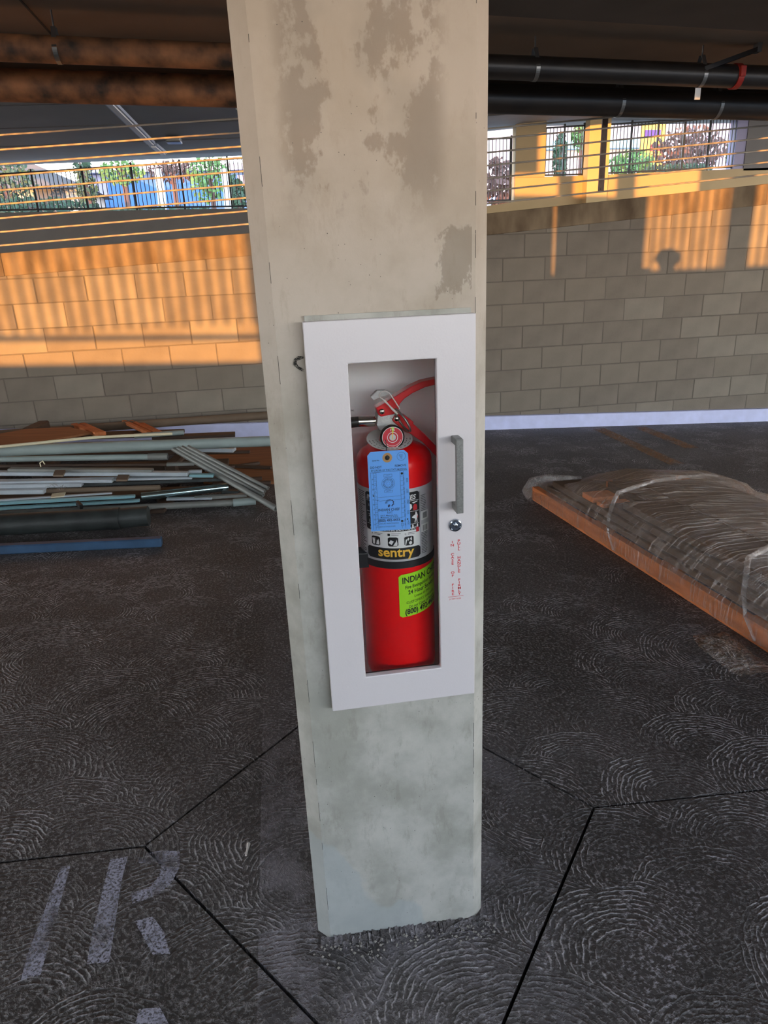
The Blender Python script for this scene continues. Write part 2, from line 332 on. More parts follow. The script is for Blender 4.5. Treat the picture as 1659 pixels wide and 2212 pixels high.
# ------------------------------------------------------------------ mesh building
class MB:
    def __init__(s): s.v = []; s.f = []
    def add(s, vs, fs):
        o = len(s.v); s.v += [Vector(p) for p in vs]; s.f += [tuple(i+o for i in f) for f in fs]; return s
    def box(s, x0, x1, y0, y1, z0, z1):
        return s.add([(x0,y0,z0),(x1,y0,z0),(x1,y1,z0),(x0,y1,z0),(x0,y0,z1),(x1,y0,z1),(x1,y1,z1),(x0,y1,z1)],
                     [(0,3,2,1),(4,5,6,7),(0,1,5,4),(1,2,6,5),(2,3,7,6),(3,0,4,7)])
    def hexa(s, lo, hi):                # lo, hi: four points each, same order
        return s.add(list(lo)+list(hi), [(0,3,2,1),(4,5,6,7),(0,1,5,4),(1,2,6,5),(2,3,7,6),(3,0,4,7)])
    def prism(s, pts, vec):             # polygon pts (3D) extruded by vec
        n = len(pts); vec = Vector(vec); a = [Vector(p) for p in pts]
        return s.add(a+[p+vec for p in a], [tuple(range(n))[::-1], tuple(range(n, 2*n))]+[(i, (i+1) % n, n+(i+1) % n, n+i) for i in range(n)])
    def bar(s, a, b, w, h, up=(0, 0, 1)):
        a = Vector(a); b = Vector(b); d = (b-a).normalized(); up = Vector(up)
        r = d.cross(up).normalized()*w/2; u = r.cross(d).normalized()*h/2
        return s.hexa([a-r-u, a+r-u, a+r+u, a-r+u], [b-r-u, b+r-u, b+r+u, b-r+u])
    def tube(s, pts, r, n=12, cap=True, hollow=0.0, closed=False):
        pts = [Vector(p) for p in pts]; m = len(pts); rr = r if isinstance(r, (list, tuple)) else [r]*m
        up = None; rings = []
        for i, p in enumerate(pts):
            if closed: d = (pts[(i+1) % m]-pts[i-1]).normalized()
            else: d = (pts[min(i+1, m-1)]-pts[max(i-1, 0)]).normalized()
            if up is None:
                up = Vector((0, 0, 1)) if abs(d.z) < .9 else Vector((0, 1, 0))
            e1 = d.cross(up).normalized(); e2 = e1.cross(d).normalized(); up = e2
            rings.append([p + (e1*math.cos(2*PI*k/n)+e2*math.sin(2*PI*k/n))*rr[i] for k in range(n)])
        vs = [q for R_ in rings for q in R_]; fs = []
        for i in range(m if closed else m-1):
            for k in range(n):
                a, b_ = i*n+k, i*n+(k+1) % n; c_, d_ = ((i+1) % m)*n+(k+1) % n, ((i+1) % m)*n+k
                fs.append((a, b_, c_, d_))
        if not closed:
            if hollow:
                for end, i in ((0, 0), (1, m-1)):
                    d = (pts[1]-pts[0]).normalized() if end == 0 else (pts[-2]-pts[-1]).normalized()
                    o = len(vs); c0 = pts[i]
                    vs += [c0+(q-c0)*hollow for q in rings[i]]
                    vs += [c0+(q-c0)*hollow+d*rr[i]*3 for q in rings[i]]
                    for k in range(n):
                        k2 = (k+1) % n
                        fs.append((i*n+k2, i*n+k, o+k, o+k2) if end == 0 else (i*n+k, i*n+k2, o+k2, o+k))
                        fs.append((o+k2, o+k, o+n+k, o+n+k2) if end == 0 else (o+k, o+k2, o+n+k2, o+n+k))
                    fs.append(tuple(o+n+k for k in range(n)) if end else tuple(o+n+k for k in range(n))[::-1])
            elif cap:
                fs.append(tuple(range(n))[::-1]); fs.append(tuple((m-1)*n+k for k in range(n)))
        return s.add(vs, fs)
    def lathe(s, prof, c, n=40, axis='z'):   # prof: (radius, height)
        c = Vector(c); vs = []; fs = []
        for r, h in prof:
            for k in range(n):
                a = 2*PI*k/n; u, w = r*math.cos(a), r*math.sin(a)
                vs.append(c+(Vector((u, w, h)) if axis == 'z' else Vector((u, -h, w)) if axis == 'y' else Vector((h, u, w))))
        for i in range(len(prof)-1):
            for k in range(n): fs.append((i*n+k, i*n+(k+1) % n, (i+1)*n+(k+1) % n, (i+1)*n+k))
        fs.append(tuple(range(n))[::-1]); fs.append(tuple((len(prof)-1)*n+k for k in range(n)))
        return s.add(vs, fs)
    def frame(s, o, h, y0, y1):          # rectangular ring: o, h = (x0,x1,z0,z1)
        def q(r, y): return [(r[0], y, r[2]), (r[1], y, r[2]), (r[1], y, r[3]), (r[0], y, r[3])]
        vs = q(o, y0)+q(h, y0)+q(o, y1)+q(h, y1); fs = []
        for i in range(4):
            j = (i+1) % 4
            fs += [(i, j, 4+j, 4+i), (8+j, 8+i, 12+i, 12+j), (i, 8+i, 8+j, j), (4+i, 4+j, 12+j, 12+i)]
        return s.add(vs, fs)
    def build(s, name, m, parent=None, smooth_=False, bevel=0, seg=2, split=40):
        me = bpy.data.meshes.new(name)
        off = parent.location if parent else Vector((0, 0, 0))
        if parent and parent.parent: off = off + parent.parent.location
        if parent is None:
            lo = Vector((sum(p.x for p in s.v)/len(s.v), sum(p.y for p in s.v)/len(s.v), min(p.z for p in s.v))); off = lo
        me.from_pydata([p-off for p in s.v], [], s.f); me.update()
        import bmesh
        bm = bmesh.new(); bm.from_mesh(me); bmesh.ops.recalc_face_normals(bm, faces=bm.faces); bm.to_mesh(me); bm.free()
        o = bpy.data.objects.new(name, me); C.objects.link(o); me.materials.append(m)
        if parent: o.parent = parent
        else: o.location = off
        if bevel:
            b = o.modifiers.new('bevel', 'BEVEL'); b.width = bevel; b.segments = seg; b.limit_method = 'ANGLE'; b.angle_limit = math.radians(35)
        if smooth_:
            me.polygons.foreach_set('use_smooth', [True]*len(me.polygons))
            me.set_sharp_from_angle(angle=math.radians(split))
        return o
def tag(o, label=None, cat=None, group=None, kind=None):
    if label: o['label'] = label
    if cat: o['category'] = cat
    if group: o['group'] = group
    if kind: o['kind'] = kind
    return o
def thing(name, loc, label, cat, group=None):
    o = bpy.data.objects.new(name, None); C.objects.link(o); o.location = loc; o.empty_display_size = .05
    return tag(o, label, cat, group)
def struct(name, mb, m, **k): return tag(mb.build(name, m, **k), kind='structure')
def structroot(name, loc=(0, 0, 0)):
    o = bpy.data.objects.new(name, None); C.objects.link(o); o.location = loc; o['kind'] = 'structure'; return o
def share(name, src, parent, loc):       # another copy of a mesh part
    o = bpy.data.objects.new(name, src.data); C.objects.link(o); o.parent = parent; o.location = loc; return o
def text_mb(s, size, fn, bold=0.0, align='LEFT', shear=0.0, width=1.0, spacing=1.0):
    """flat lettering; fn maps (u, v) in metres to a point"""
    cu = bpy.data.curves.new('t', 'FONT'); cu.body = s; cu.size = size; cu.align_x = align; cu.offset = bold*size; cu.shear = shear
    cu.resolution_u = 3; cu.fill_mode = 'FRONT'; cu.space_character = spacing
    o = bpy.data.objects.new('t', cu); C.objects.link(o)
    me = bpy.data.meshes.new_from_object(o.evaluated_get(bpy.context.evaluated_depsgraph_get()))
    mb = MB(); mb.add([fn(v.co.x*width, v.co.y) for v in me.vertices], [tuple(p.vertices) for p in me.polygons])
    bpy.data.objects.remove(o); bpy.data.meshes.remove(me); bpy.data.curves.remove(cu)
    return mb
def merge(*ms):
    r = MB()
    for m in ms: r.add(m.v, m.f)
    return r

# ================================================================== STRUCTURE
# floor: three poured panels parted by control joints, a diamond round the pillar
fr = structroot('floor')
def fpt(x, y, h=0.0): return Vector((x, y, floor_z(x, y)+h))
MB().prism([fpt(-16, -5.2, -.24), fpt(18, -5.2, -.24), fpt(18, 5.5, -.24), fpt(-16, 5.5, -.24)], (0, 0, .22)).build('subfloor', M['joint'], fr)
dl, dr, df_, db = Vector((-.618, .335)), Vector((.592, .288)), Vector((-.003, -.426)), Vector((.02, 1.02))
def inset(poly, g):
    n = len(poly); out = []
    for i in range(n):
        a, b, c = Vector(poly[i-1]), Vector(poly[i]), Vector(poly[(i+1) % n])
        d1, d2 = (b-a).normalized(), (c-b).normalized()
        n1, n2 = Vector((-d1.y, d1.x)), Vector((-d2.y, d2.x))
        k = 1+n1.dot(n2); out.append(b+(n1+n2)*(g/k))
    return out
jl, jr = Vector((-16, .36)), Vector((18, .0))
panels = [[dl, df_, dr, db], [Vector((-16, -5.2)), Vector((18, -5.2)), jr, dr, df_, dl, jl], [jl, dl, db, dr, jr, Vector((18, 5.5)), Vector((-16, 5.5))]]
for P_ in panels:
    q = inset(P_, .0038)
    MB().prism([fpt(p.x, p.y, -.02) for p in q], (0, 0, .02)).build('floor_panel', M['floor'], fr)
def floor_poly(pts, h=.0012):
    return MB().prism([fl(x, y, h) for x, y in pts], (0, 0, .0004))
mk = merge(floor_poly([(132, 1872), (152, 1870), (88, 2105), (45, 2117), (60, 2060)]))
mk.build('painted_letter', M['lettering_paint'], fr)['label'] = 'worn white stencilled letter stroke, leftmost'
mk = merge(floor_poly([(238, 1858), (276, 1850), (262, 1905), (236, 2078), (187, 2082), (205, 1990)]),
           floor_poly([(296, 1848), (345, 1838), (388, 1838), (388, 1872), (372, 1905), (340, 1935), (285, 1952), (283, 1930), (325, 1915), (345, 1890), (348, 1866), (300, 1864)]),
           floor_poly([(290, 1990), (330, 1980), (352, 2010), (368, 2060), (330, 2062), (310, 2025)]))
mk.build('painted_letter', M['lettering_paint'], fr)['label'] = 'worn white stencilled letter R'
floor_poly([(300, 2180), (345, 2176), (365, 2212), (330, 2230), (290, 2226)]).build('painted_letter', M['lettering_paint'], fr)
for x0, x1, y0, y1 in ((2.83, 2.96, 3.7, 5.1), (3.27, 3.40, 4.2, 5.1)):
    MB().prism([fpt(x0, y0, .001), fpt(x1, y0, .001), fpt(x1, y1, .001), fpt(x0, y1, .001)], (0, 0, .0004)).build('stall_stripe', M['stripe_paint'], fr)

# ceiling slab over this aisle and the dark downstand beam nearer the camera
def cz(x): return 3.02-.042*x
cs = structroot('ceiling')
MB().hexa([(-16, -5.2, cz(-16)), (18, -5.2, cz(18)), (18, 5.33, cz(18)), (-16, 5.33, cz(-16))],
          [(-16, -5.2, cz(-16)+.16), (18, -5.2, cz(18)+.16), (18, 5.33, cz(18)+.16), (-16, 5.33, cz(-16)+.16)]).build('slab', M['ceil'], cs)
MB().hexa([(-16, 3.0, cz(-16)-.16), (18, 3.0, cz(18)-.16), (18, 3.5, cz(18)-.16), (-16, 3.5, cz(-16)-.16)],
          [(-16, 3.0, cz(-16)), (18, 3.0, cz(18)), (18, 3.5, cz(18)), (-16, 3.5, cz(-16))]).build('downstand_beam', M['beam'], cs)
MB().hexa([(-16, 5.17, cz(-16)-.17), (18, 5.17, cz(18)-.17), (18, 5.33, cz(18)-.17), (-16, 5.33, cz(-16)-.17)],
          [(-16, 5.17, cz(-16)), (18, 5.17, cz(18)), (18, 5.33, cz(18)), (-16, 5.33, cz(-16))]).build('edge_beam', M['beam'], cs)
for x in (-3.2, -1.55, .9, 4.1):
    MB().box(x-.006, x+.006, 3.52, 5.16, cz(x)-.006, cz(x)+.002).build('formwork_seam', M['beam'], cs)

# back wall: concrete blocks, cast band on top, painted curb at the foot
WY = 5.25
def wtop(x):
    P_ = [(-9, 1.38), (-2.34, 1.672), (-.28, 1.759), (1.75, 1.849), (4.49, 2.028), (12, 2.50)]
    for (a, za), (b, zb) in zip(P_, P_[1:]):
        if x <= b: return za+(zb-za)*(x-a)/(b-a)
    return P_[-1][1]
wl = structroot('wall_back', (0, WY, 0))
xs = [-9, -2.34, -.28, 1.75, 4.49, 12]
for a, b in zip(xs, xs[1:]):
    MB().hexa([(a, WY+.006, -.6), (b, WY+.006, -.6), (b, WY+.2, -.6), (a, WY+.2, -.6)],
              [(a, WY+.006, wtop(a)-.02), (b, WY+.006, wtop(b)-.02), (b, WY+.2, wtop(b)-.02), (a, WY+.2, wtop(a)-.02)]).build('mortar_core', M['mortar'], wl)
    e = .012 if a > -1 else .006
    MB().hexa([(a, WY-e, wtop(a)-.18), (b, WY-e, wtop(b)-.18), (b, WY+.2, wtop(b)-.18), (a, WY+.2, wtop(a)-.18)],
              [(a, WY-e, wtop(a)), (b, WY-e, wtop(b)), (b, WY+.2, wtop(b)), (a, WY+.2, wtop(a))]).build('cast_band', M['bond'], wl, bevel=.006)
bw, bh, g = .406, .203, .004
protos = []
def blockmesh(dy):
    b = MB(); c = .004
    x0, x1, z0, z1 = g, bw-g, g, bh-g
    b.add([(x0, 0, z0), (x1, 0, z0), (x1, 0, z1), (x0, 0, z1), (x0+c, -dy, z0+c), (x1-c, -dy, z0+c), (x1-c, -dy, z1-c), (x0+c, -dy, z1-c)],
          [(4, 5, 6, 7), (0, 1, 5, 4), (1, 2, 6, 5), (2, 3, 7, 6), (3, 0, 4, 7)])
    return b
rest = MB(); nb = 0
for row in range(-5, 6):
    z0 = .862+row*bh
    o0 = 2.746 if row % 2 == 0 else 2.746+bw/2
    for k in range(-29, 23):
        x0 = o0+k*bw
        if x0 < -8.9 or x0+bw > 11.9: continue
        if z0+bh < floor_z(x0+bw, WY)+.10 or z0+g > wtop(x0)-.17: continue
        full = z0+bh < wtop(x0)-.03
        near = -3.6 < x0 < 6.2
        dy = random.choice((.001, .0025, .004))
        mt = random.choice(('block', 'block', 'block_b', 'block_c', 'block_b'))
        if not near:
            q = blockmesh(.002); rest.add([v+Vector((x0, WY+.004, z0)) for v in q.v if True], q.f) if full else None
            continue
        if full:
            key = (dy, mt); src = next((s_ for k_, s_ in protos if k_ == key), None)
            if src is None:
                q = blockmesh(dy); q.v = [v+Vector((0, WY, 0)) for v in q.v]
                o = q.build('concrete_block', M[mt], wl); o.location = (x0, .005, z0); protos.append((key, o))
            else: share('concrete_block', src, wl, (x0, .005, z0))
        else:
            a, b = x0+g, x0+bw-g
            MB().hexa([(a, WY+.003, z0+g), (b, WY+.003, z0+g), (b, WY+.03, z0+g), (a, WY+.03, z0+g)],
                      [(a, WY+.003, wtop(a)-.05), (b, WY+.003, wtop(b)-.05), (b, WY+.03, wtop(b)-.05), (a, WY+.03, wtop(a)-.05)]).build('concrete_block', M[mt], wl)
        nb += 1
o = rest.build('concrete_blocks', M['block'], wl); o['kind'] = 'stuff'
bb = MB().hexa([fpt(-9, WY-.06, -.01), fpt(12, WY-.06, -.01), fpt(12, WY+.01, -.01), fpt(-9, WY+.01, -.01)],
               [fpt(-9, WY-.045, .13), fpt(12, WY-.045, .13), fpt(12, WY+.01, .13), fpt(-9, WY+.01, .13)])
struct('baseboard_back', bb, M['base'], bevel=.008)

# far side of the next ramp
FY = 16.0
def A2(px, py, Y=FY): p = at(px, py, Y); return p.x, p.z
far = structroot('wall_far', (0, FY, 0))
def farprism(pts, m, name, y0=0.0, th=.25):
    return MB().prism([(x, FY+y0, z) for x, z in pts], (0, th, 0)).build(name, m, far)
farprism([(-14, .5), (4.95, .5), (4.95, 2.72), (-.5, 2.885), (-3.2, 2.915), (-5.9, 2.945), (-14, 3.02)], M['fargrey'], 'left_parapet')
farprism([(4.96, .5), (14, .5), (14, 3.47), (11.66, 3.445), (8.0, 3.39), (6.47, 3.375), (5.74, 3.375), (5.74, 2.85), (4.96, 2.77)], M['farwall'], 'right_parapet')
farprism([(5.74, 3.37), (6.47, 3.37), (6.47, 5.2), (5.74, 5.2)], M['farwall'], 'solid_bay')
farprism([(7.43, .5), (7.95, .5), (7.95, 5.2), (7.43, 5.2)], M['farpier'], 'pier', -.25, .25)
farprism([(11.62, 3.4), (14, 3.4), (14, 5.2), (11.62, 5.2)], M['fargrey'], 'right_bay')
farprism([(11.35, 3.4), (11.62, 3.4), (11.62, 5.2), (11.35, 5.2)], M['lilac'], 'reveal', .02, .3)
fc = structroot('ceiling_far')
def fcz(x): return 4.04 if x < -.5 else 4.04+.073*(x+.5) if x < 6.5 else 4.55
P_ = [-16, -.5, 6.5, 18]
for a, b in zip(P_, P_[1:]):
    za, zb = fcz(a) if a > -15 else 3.75, fcz(b)
    ys = 5.75 if b < 0 else 12.0
    MB().hexa([(a, ys, za), (b, ys, zb), (b, FY+.6, zb), (a, FY+.6, za)], [(a, ys, za+.12), (b, ys, zb+.12), (b, FY+.6, zb+.12), (a, FY+.6, za+.12)]).build('slab', M['farceil'], fc)
for y in (8.0, 9.6, 11.2, 12.8, 14.4):
    MB().hexa([(-12, y, 3.82), (-.5, y, 4.03), (-.5, y+.03, 4.03), (-12, y+.03, 3.82)], [(-12, y, 3.9), (-.5, y, 4.1), (-.5, y+.03, 4.1), (-12, y+.03, 3.9)]).build('formwork_seam', M['fargrey'], fc)
struct('ramp_far', MB().hexa([(-16, 5.5, -.6), (18, 5.5, 1.1), (18, FY, 1.5), (-16, FY, 1.0)], [(-16, 5.5, -.4), (18, 5.5, 1.3), (18, FY, 1.7), (-16, FY, 1.2)]), M['fargrey'])

# rear of the garage, behind the photographer: parapets, added sun-blocking panel, column, beam
RY = -5.0
rw = structroot('wall_rear', (0, RY, 0))
def bx_(wx, D=10.25): return wx-SUN_TAN*D          # where the sun ray that meets the block wall at wx crosses the rear
r0, r1, r2, r3, r4, r5 = (bx_(v) for v in (-.33, 2.30, 2.57, 3.26, 4.12, 4.34))
MB().hexa([(-11.6, RY-.1, -.6), (r0, RY-.1, -.6), (r0, RY, -.6), (-11.6, RY, -.6)], [(-11.6, RY-.1, 1.14), (r0, RY-.1, .885), (r0, RY, .885), (-11.6, RY, 1.14)]).build('low_parapet', M['farwall'], rw)
MB().box(-18, -11.6, RY-.1, RY, -.6, 3.7).build('sun_block_panel', M['farwall'], rw)  # unseen, added to keep the sun off the far left parapet
MB().box(r1, 3.2, RY-.1, RY, -1.2, 1.515).build('high_parapet', M['farwall'], rw)
MB().box(3.2, 18, RY-.1, RY, -1.8, .95).build('low_parapet', M['farwall'], rw)  # unseen parapet, lowered to let in more sky light
MB().box(r0, r1, RY-.1, RY, -.6, 3.2).build('sun_block_panel', M['farwall'], rw)  # unseen blocker, added for the dark stretch of the block wall
MB().box(r2, r3, RY-.1, RY-.01, 1.5, 3.2).build('sun_block_column', M['farwall'], rw)  # unseen blocker, placed to keep direct sun off the pillar
MB().box(r4, r5, RY-.1, RY-.01, 1.5, 3.1).build('sun_block_column', M['farwall'], rw)  # unseen blocker, placed for the dark strip between sunlit bands
MB().hexa([(-11.6, RY-.1, 2.9), (r0, RY-.1, 2.72), (r0, RY, 2.72), (-11.6, RY, 2.9)], [(-11.6, RY-.1, 3.6), (r0, RY-.1, 3.27), (r0, RY, 3.27), (-11.6, RY, 3.6)]).build('edge_beam', M['beam'], rw)
MB().hexa([(r1, RY-.1, 2.72), (3.2, RY-.1, 2.6), (3.2, RY, 2.6), (r1, RY, 2.72)], [(r1, RY-.1, 3.16), (3.2, RY-.1, 2.9), (3.2, RY, 2.9), (r1, RY, 3.16)]).build('edge_beam', M['beam'], rw)
pk = MB()
for i in range(46):
    x = r0-.06-i*.118; pk.box(x-.010, x+.010, RY-.075, RY-.055, 1.22, 2.9)
pk.bar((r0, RY-.065, 1.10), (-11.6, RY-.065, 1.36), .03, .045)
for i in range(36):
    x = r1+.05+i*.1
    if x < r2: pk.box(x-.028, x+.028, RY-.075, RY-.055, 1.3, 2.75)  # wider pickets added to weaken the sun through this gap
    if not (r2-.02 < x < r3+.02 or r4-.02 < x < r5+.02): pk.box(x-.011, x+.011, RY-.075, RY-.055, 1.3, 2.75)
o = pk.build('fence_pickets', M['fence'], rw); o['kind'] = 'stuff'
MB().box(-18, -12.3, RY-.2, RY, 3.7, 5.3).build('upper_block_panel', M['farwall'], rw)  # unseen, added to shade the far wall at left
for a, b in ((6.80, 7.10), (8.29, 8.69), (10.45, 13.0)):
    a, b = bx_(a, 21), bx_(b, 21)
    MB().box(a, b, RY-.2, RY, 3.2, 5.3).build('upper_block_column', M['farwall'], rw)  # unseen, placed to cast the upright shade strips on the far wall
MB().box(-12.3, -5.25, RY-.2, RY, 3.87, 5.3).build('upper_block_beam', M['farwall'], rw)  # unseen, added to shade the upper far wall left of the pier
struct('ceiling_upper', MB().box(-18, 18, RY-.2, 13.0, 5.3, 5.5), M['farceil'])

# ================================================================== PILLAR AND CABINET
K = {'x0': -.163, 'x1': .163, 'c': .026, 'y1': .46}
DX0, DX1, DZ0, DZ1 = -.1205, .158, .615, 1.3315
HX0, HX1, HZ0, HZ1 = -.108, .148, .632, 1.318     # recess in the pillar
PT = 3.02
pm = MB()
xo0, xo1 = K['x0']-K['c'], K['x1']+K['c']
ring = [(K['x0'], 0), (K['x1'], 0), (xo1, K['c']), (xo1, K['y1']-K['c']), (K['x1'], K['y1']), (K['x0'], K['y1']), (xo0, K['y1']-K['c']), (xo0, K['c'])]
zb = -.06
n8 = len(ring)
vs = [(x, y, zb) for x, y in ring]+[(x, y, PT) for x, y in ring]
fs = [tuple(range(8))[::-1], tuple(range(8, 16))]+[(i, (i+1) % 8, 8+(i+1) % 8, 8+i) for i in range(1, 8)]
pm.add(vs, fs)
fv = [(K['x0'], 0, zb), (K['x1'], 0, zb), (K['x1'], 0, PT), (K['x0'], 0, PT), (HX0, 0, HZ0), (HX1, 0, HZ0), (HX1, 0, HZ1), (HX0, 0, HZ1), (HX0, .19, HZ0), (HX1, .19, HZ0), (HX1, .19, HZ1), (HX0, .19, HZ1)]
pm.add(fv, [(0, 1, 5, 4), (1, 2, 6, 5), (2, 3, 7, 6), (3, 0, 4, 7), (4, 5, 9, 8), (5, 6, 10, 9), (6, 7, 11, 10), (7, 4, 8, 11), (8, 9, 10, 11)])
pil = thing('concrete_pillar', (0, .2, 0), 'tall square concrete pillar with chamfered edges and brown stains, holding the white cabinet', 'pillar')
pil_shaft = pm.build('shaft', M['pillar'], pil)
# scribble and grout crumbs
sq = [at(x, y, -.001) for x, y in ((655, 772), (646, 773), (638, 778), (637, 786), (643, 793), (650, 798), (656, 800))]
MB().tube(sq, [.002, .0035, .003, .0035, .002, .003, .0015], 6).build('charcoal_scribble', M['smudge'], pil)
cr_ = MB()
for (ax, az), (bx, bz) in (((-.162, zb), (-.166, .9)), ((.163, .3), (.163, 1.0))):
    pass
for i in range(46):                       # chipped arris line where the forms met
    z = random.uniform(.05, 1.95); s_ = random.choice((-1, 1)); x = s_*.163; l = random.uniform(.004, .05)
    cr_.box(x-.0004, x+.0003, -.0003, .0012, z, z+l)
o = cr_.build('arris_chips', M['joint'], pil); o['kind'] = 'stuff'

cab = thing('extinguisher_cabinet', (.02, 0, DZ0), 'white fire extinguisher cabinet recessed in the pillar, with a narrow glazed door', 'cabinet')
tb = MB(); a, b, c_, d_ = HX0+.001, HX1-.001, HZ0+.001, HZ1-.001; D_ = .178
tb.frame((a, b, c_, d_), (a+.0015, b-.0015, c_+.0015, d_-.0015), -.001, D_); tb.box(a, b, D_, D_+.0015, c_, d_)
tb.build('tub', M['tub'], cab)
MB().frame((DX0+.004, DX1-.004, DZ0+.004, DZ1+.008), (HX0+.004, HX1-.004, HZ0+.004, HZ1-.004), -.0055, -.0005).build('trim_flange', M['pillar'], cab)
dr_ = MB().frame((DX0, DX1, DZ0, DZ1), (-.0535, .0915, .682, 1.2635), -.022, -.006).build('door', M['door'], cab, bevel=.0016, seg=2)
MB().box(-.0570, .0950, -.0125, -.0105, .678, 1.268).build('glazing', M['glass'], dr_)
MB().frame((-.0605, .0985, .675, 1.2705), (-.0535, .0915, .682, 1.2635), -.0100, -.0062).build('glazing_gasket', M['rubber'], dr_)
hm = MB()
hx0, hx1 = .1155, .1275
hm.box(hx0, hx1, -.050, -.022, 1.122, 1.134); hm.box(hx0, hx1, -.050, -.022, 1.004, 1.016); hm.box(hx0, hx1, -.056, -.046, 1.004, 1.134)
hm.build('pull_handle', M['handle'], dr_, bevel=.0008)
lk = at(983.5, 1134.5, -.024)
lo_ = MB().lathe([(.0112, .0), (.0118, .002), (.0112, .0042), (.0095, .005), (.009, .0035), (.0001, .0035)], (lk.x, -.022, lk.z), 28, 'y').build('cam_lock', M['lock'], dr_, smooth_=True)
MB().lathe([(.0042, .003), (.0042, .0058), (.003, .0066), (.0001, .0066)], (lk.x, -.022, lk.z), 16, 'y').build('keyway_plug', M['lock'], dr_, smooth_=True)
MB().box(lk.x-.0007, lk.x+.0007, -.0289, -.0283, lk.z-.0022, lk.z+.0022).build('key_slot', M['black'], dr_)
def col_text(s, px, y0, y1, size):
    r = MB(); n = len(s)
    for i, ch in enumerate(s):
        if ch == ' ': continue
        p = at(px+(y0+(y1-y0)*i/(n-1)-1165)*.012, y0+(y1-y0)*i/(n-1), -.0224)
        t_ = text_mb(ch, size, lambda u, v: Vector((p.x+u, -.0224, p.z+v-size*.35)), .010 if ch == 'M' else .02, 'CENTER', width=1.25); r.add(t_.v, t_.f)
    return r
merge(col_text('IN  CASE  OF  FIRE', 977, 1171, 1283, .0068), col_text('PULL  HANDLE  FIRMLY', 991, 1168, 1282, .0068)).build('lettering', M['redtxt'], dr_)
p0, p1 = at(968, 1290, -.0224), at(1001, 1287, -.0224)
merge(MB().box(p0.x, p1.x, -.0226, -.0222, p0.z-.0003, p0.z+.0002)).build('printed_rule', M['redtxt'], dr_)
p0 = at(971, 1296, -.0224)
text_mb('JL SAF-T-LOK', .0038, lambda u, v: Vector((p0.x+u, -.0224, p0.z+v)), .01).build('maker_lettering', M['redtxt'], dr_)

# ================================================================== EXTINGUISHER
EX, EY, ER = .032, .083, .070
ext = thing('fire_extinguisher', (EX, EY, .655), 'red fire extinguisher with silver and black label standing inside the cabinet', 'fire extinguisher')
prof = [(.060, .634), (.066, .636), (.0695, .648), (ER, .66), (ER, 1.066), (.0695, 1.076), (.067, 1.084), (.061, 1.092), (.050, 1.099), (.036, 1.104), (.022, 1.107), (.016, 1.110), (.016, 1.128)]
prof = [(r, z) for r, z in prof]
MB().lathe(prof, (EX, EY, 0), 72).build('cylinder', M['red'], ext, smooth_=True, split=50)
TH0 = -11.5*PI/180
def cyl(u, v, lift=.0006):               # label centre faces the camera side
    th = TH0+u/ER; r = ER+lift
    return Vector((EX+r*math.sin(th), EY-r*math.cos(th), v))
def patch_(u0, u1, v0, v1, lift=.0006, n=24, cut=0.0):
    m = MB(); vs = []; fs = []
    for i in range(n+1):
        u = u0+(u1-u0)*i/n
        e = min(i, n-i)/n*(u1-u0); dc = cut-math.sqrt(max(0, cut*cut-(cut-min(e, cut))**2)) if cut else 0
        vs += [cyl(u, v0+dc, lift), cyl(u, v1-dc, lift)]
    for i in range(n): fs.append((2*i, 2*i+2, 2*i+3, 2*i+1))
    return m.add(vs, fs)
lab = patch_(-.135, .135, .8935, 1.034, .0005, 48).build('label', M['silver'], ext)
lab['label'] = 'silver wrap label with black instruction panel'
blk = merge(patch_(-.058, .0490, .955, 1.0275, .0008, 24, .003), patch_(-.058, .0490, .9000, .9225, .0008, 24, .004))
blk.build('black_panel', M['black'], lab)
patch_(-.057, .0480, .9225, .955, .0008, 24).build('white_panel', M['white'], lab)
LT = lambda u0, v0: (lambda u, v: cyl(u0+u, v0+v, .0012))
merge(text_mb('sentry', .0262, LT(-.0335, .9058), .022, width=1.02)).build('brand_lettering', M['yellow'], lab)
w = merge(text_mb('INSTRUCCIONES', .0125, LT(-.0550, 1.0135), .02, shear=.2, width=1.0),
          text_mb('TA, DISTRIBUYA DE LADO A LADO.', .0068, LT(-.0500, .9565), .015, shear=.25, width=.84),
          patch_(-.055, .0470, 1.0108, 1.0116, .0012), patch_(-.055, .0470, .9905, .9912, .0012), patch_(-.055, .0470, .9665, .9672, .0012),
          text_mb('1. P', .007, LT(-.051, 1.000), .01), text_mb('2. S', .007, LT(-.051, .981), .01), text_mb('3. C', .007, LT(-.051, .9700), .01))
def cpoly(pts, lift=.0013):
    sh = .0062 if pts[0][1] > .955 or pts[0][0] > .033 and pts[0][1] > .948 else 0
    m = MB(); m.add([cyl(u+sh, v, lift) for u, v in pts], [tuple(range(len(pts)))]); return m
w = merge(w, cpoly([(.018, 1.002), (.022, 1.006), (.026, 1.004), (.027, .998), (.023, .994), (.019, .996)]), cpoly([(.027, 1.0075), (.038, 1.0095), (.038, 1.0078), (.030, 1.0055)]),
          cpoly([(.0335, .989), (.0355, .989), (.0365, .986), (.038, .982), (.0365, .9765), (.0372, .9685), (.0355, .9685), (.0345, .975), (.0325, .9685), (.0308, .9685), (.0328, .978), (.0322, .984), (.026, .9800), (.026, .9790), (.0325, .9820)]),
          cpoly([(.0262, .9655), (.0285, .9655), (.0290, .9600), (.0310, .9585), (.0260, .9585)]), cpoly([(.0360, .9655), (.0382, .9655), (.0385, .9595), (.0345, .9595)]))
w.build('white_print', M['white'], lab)
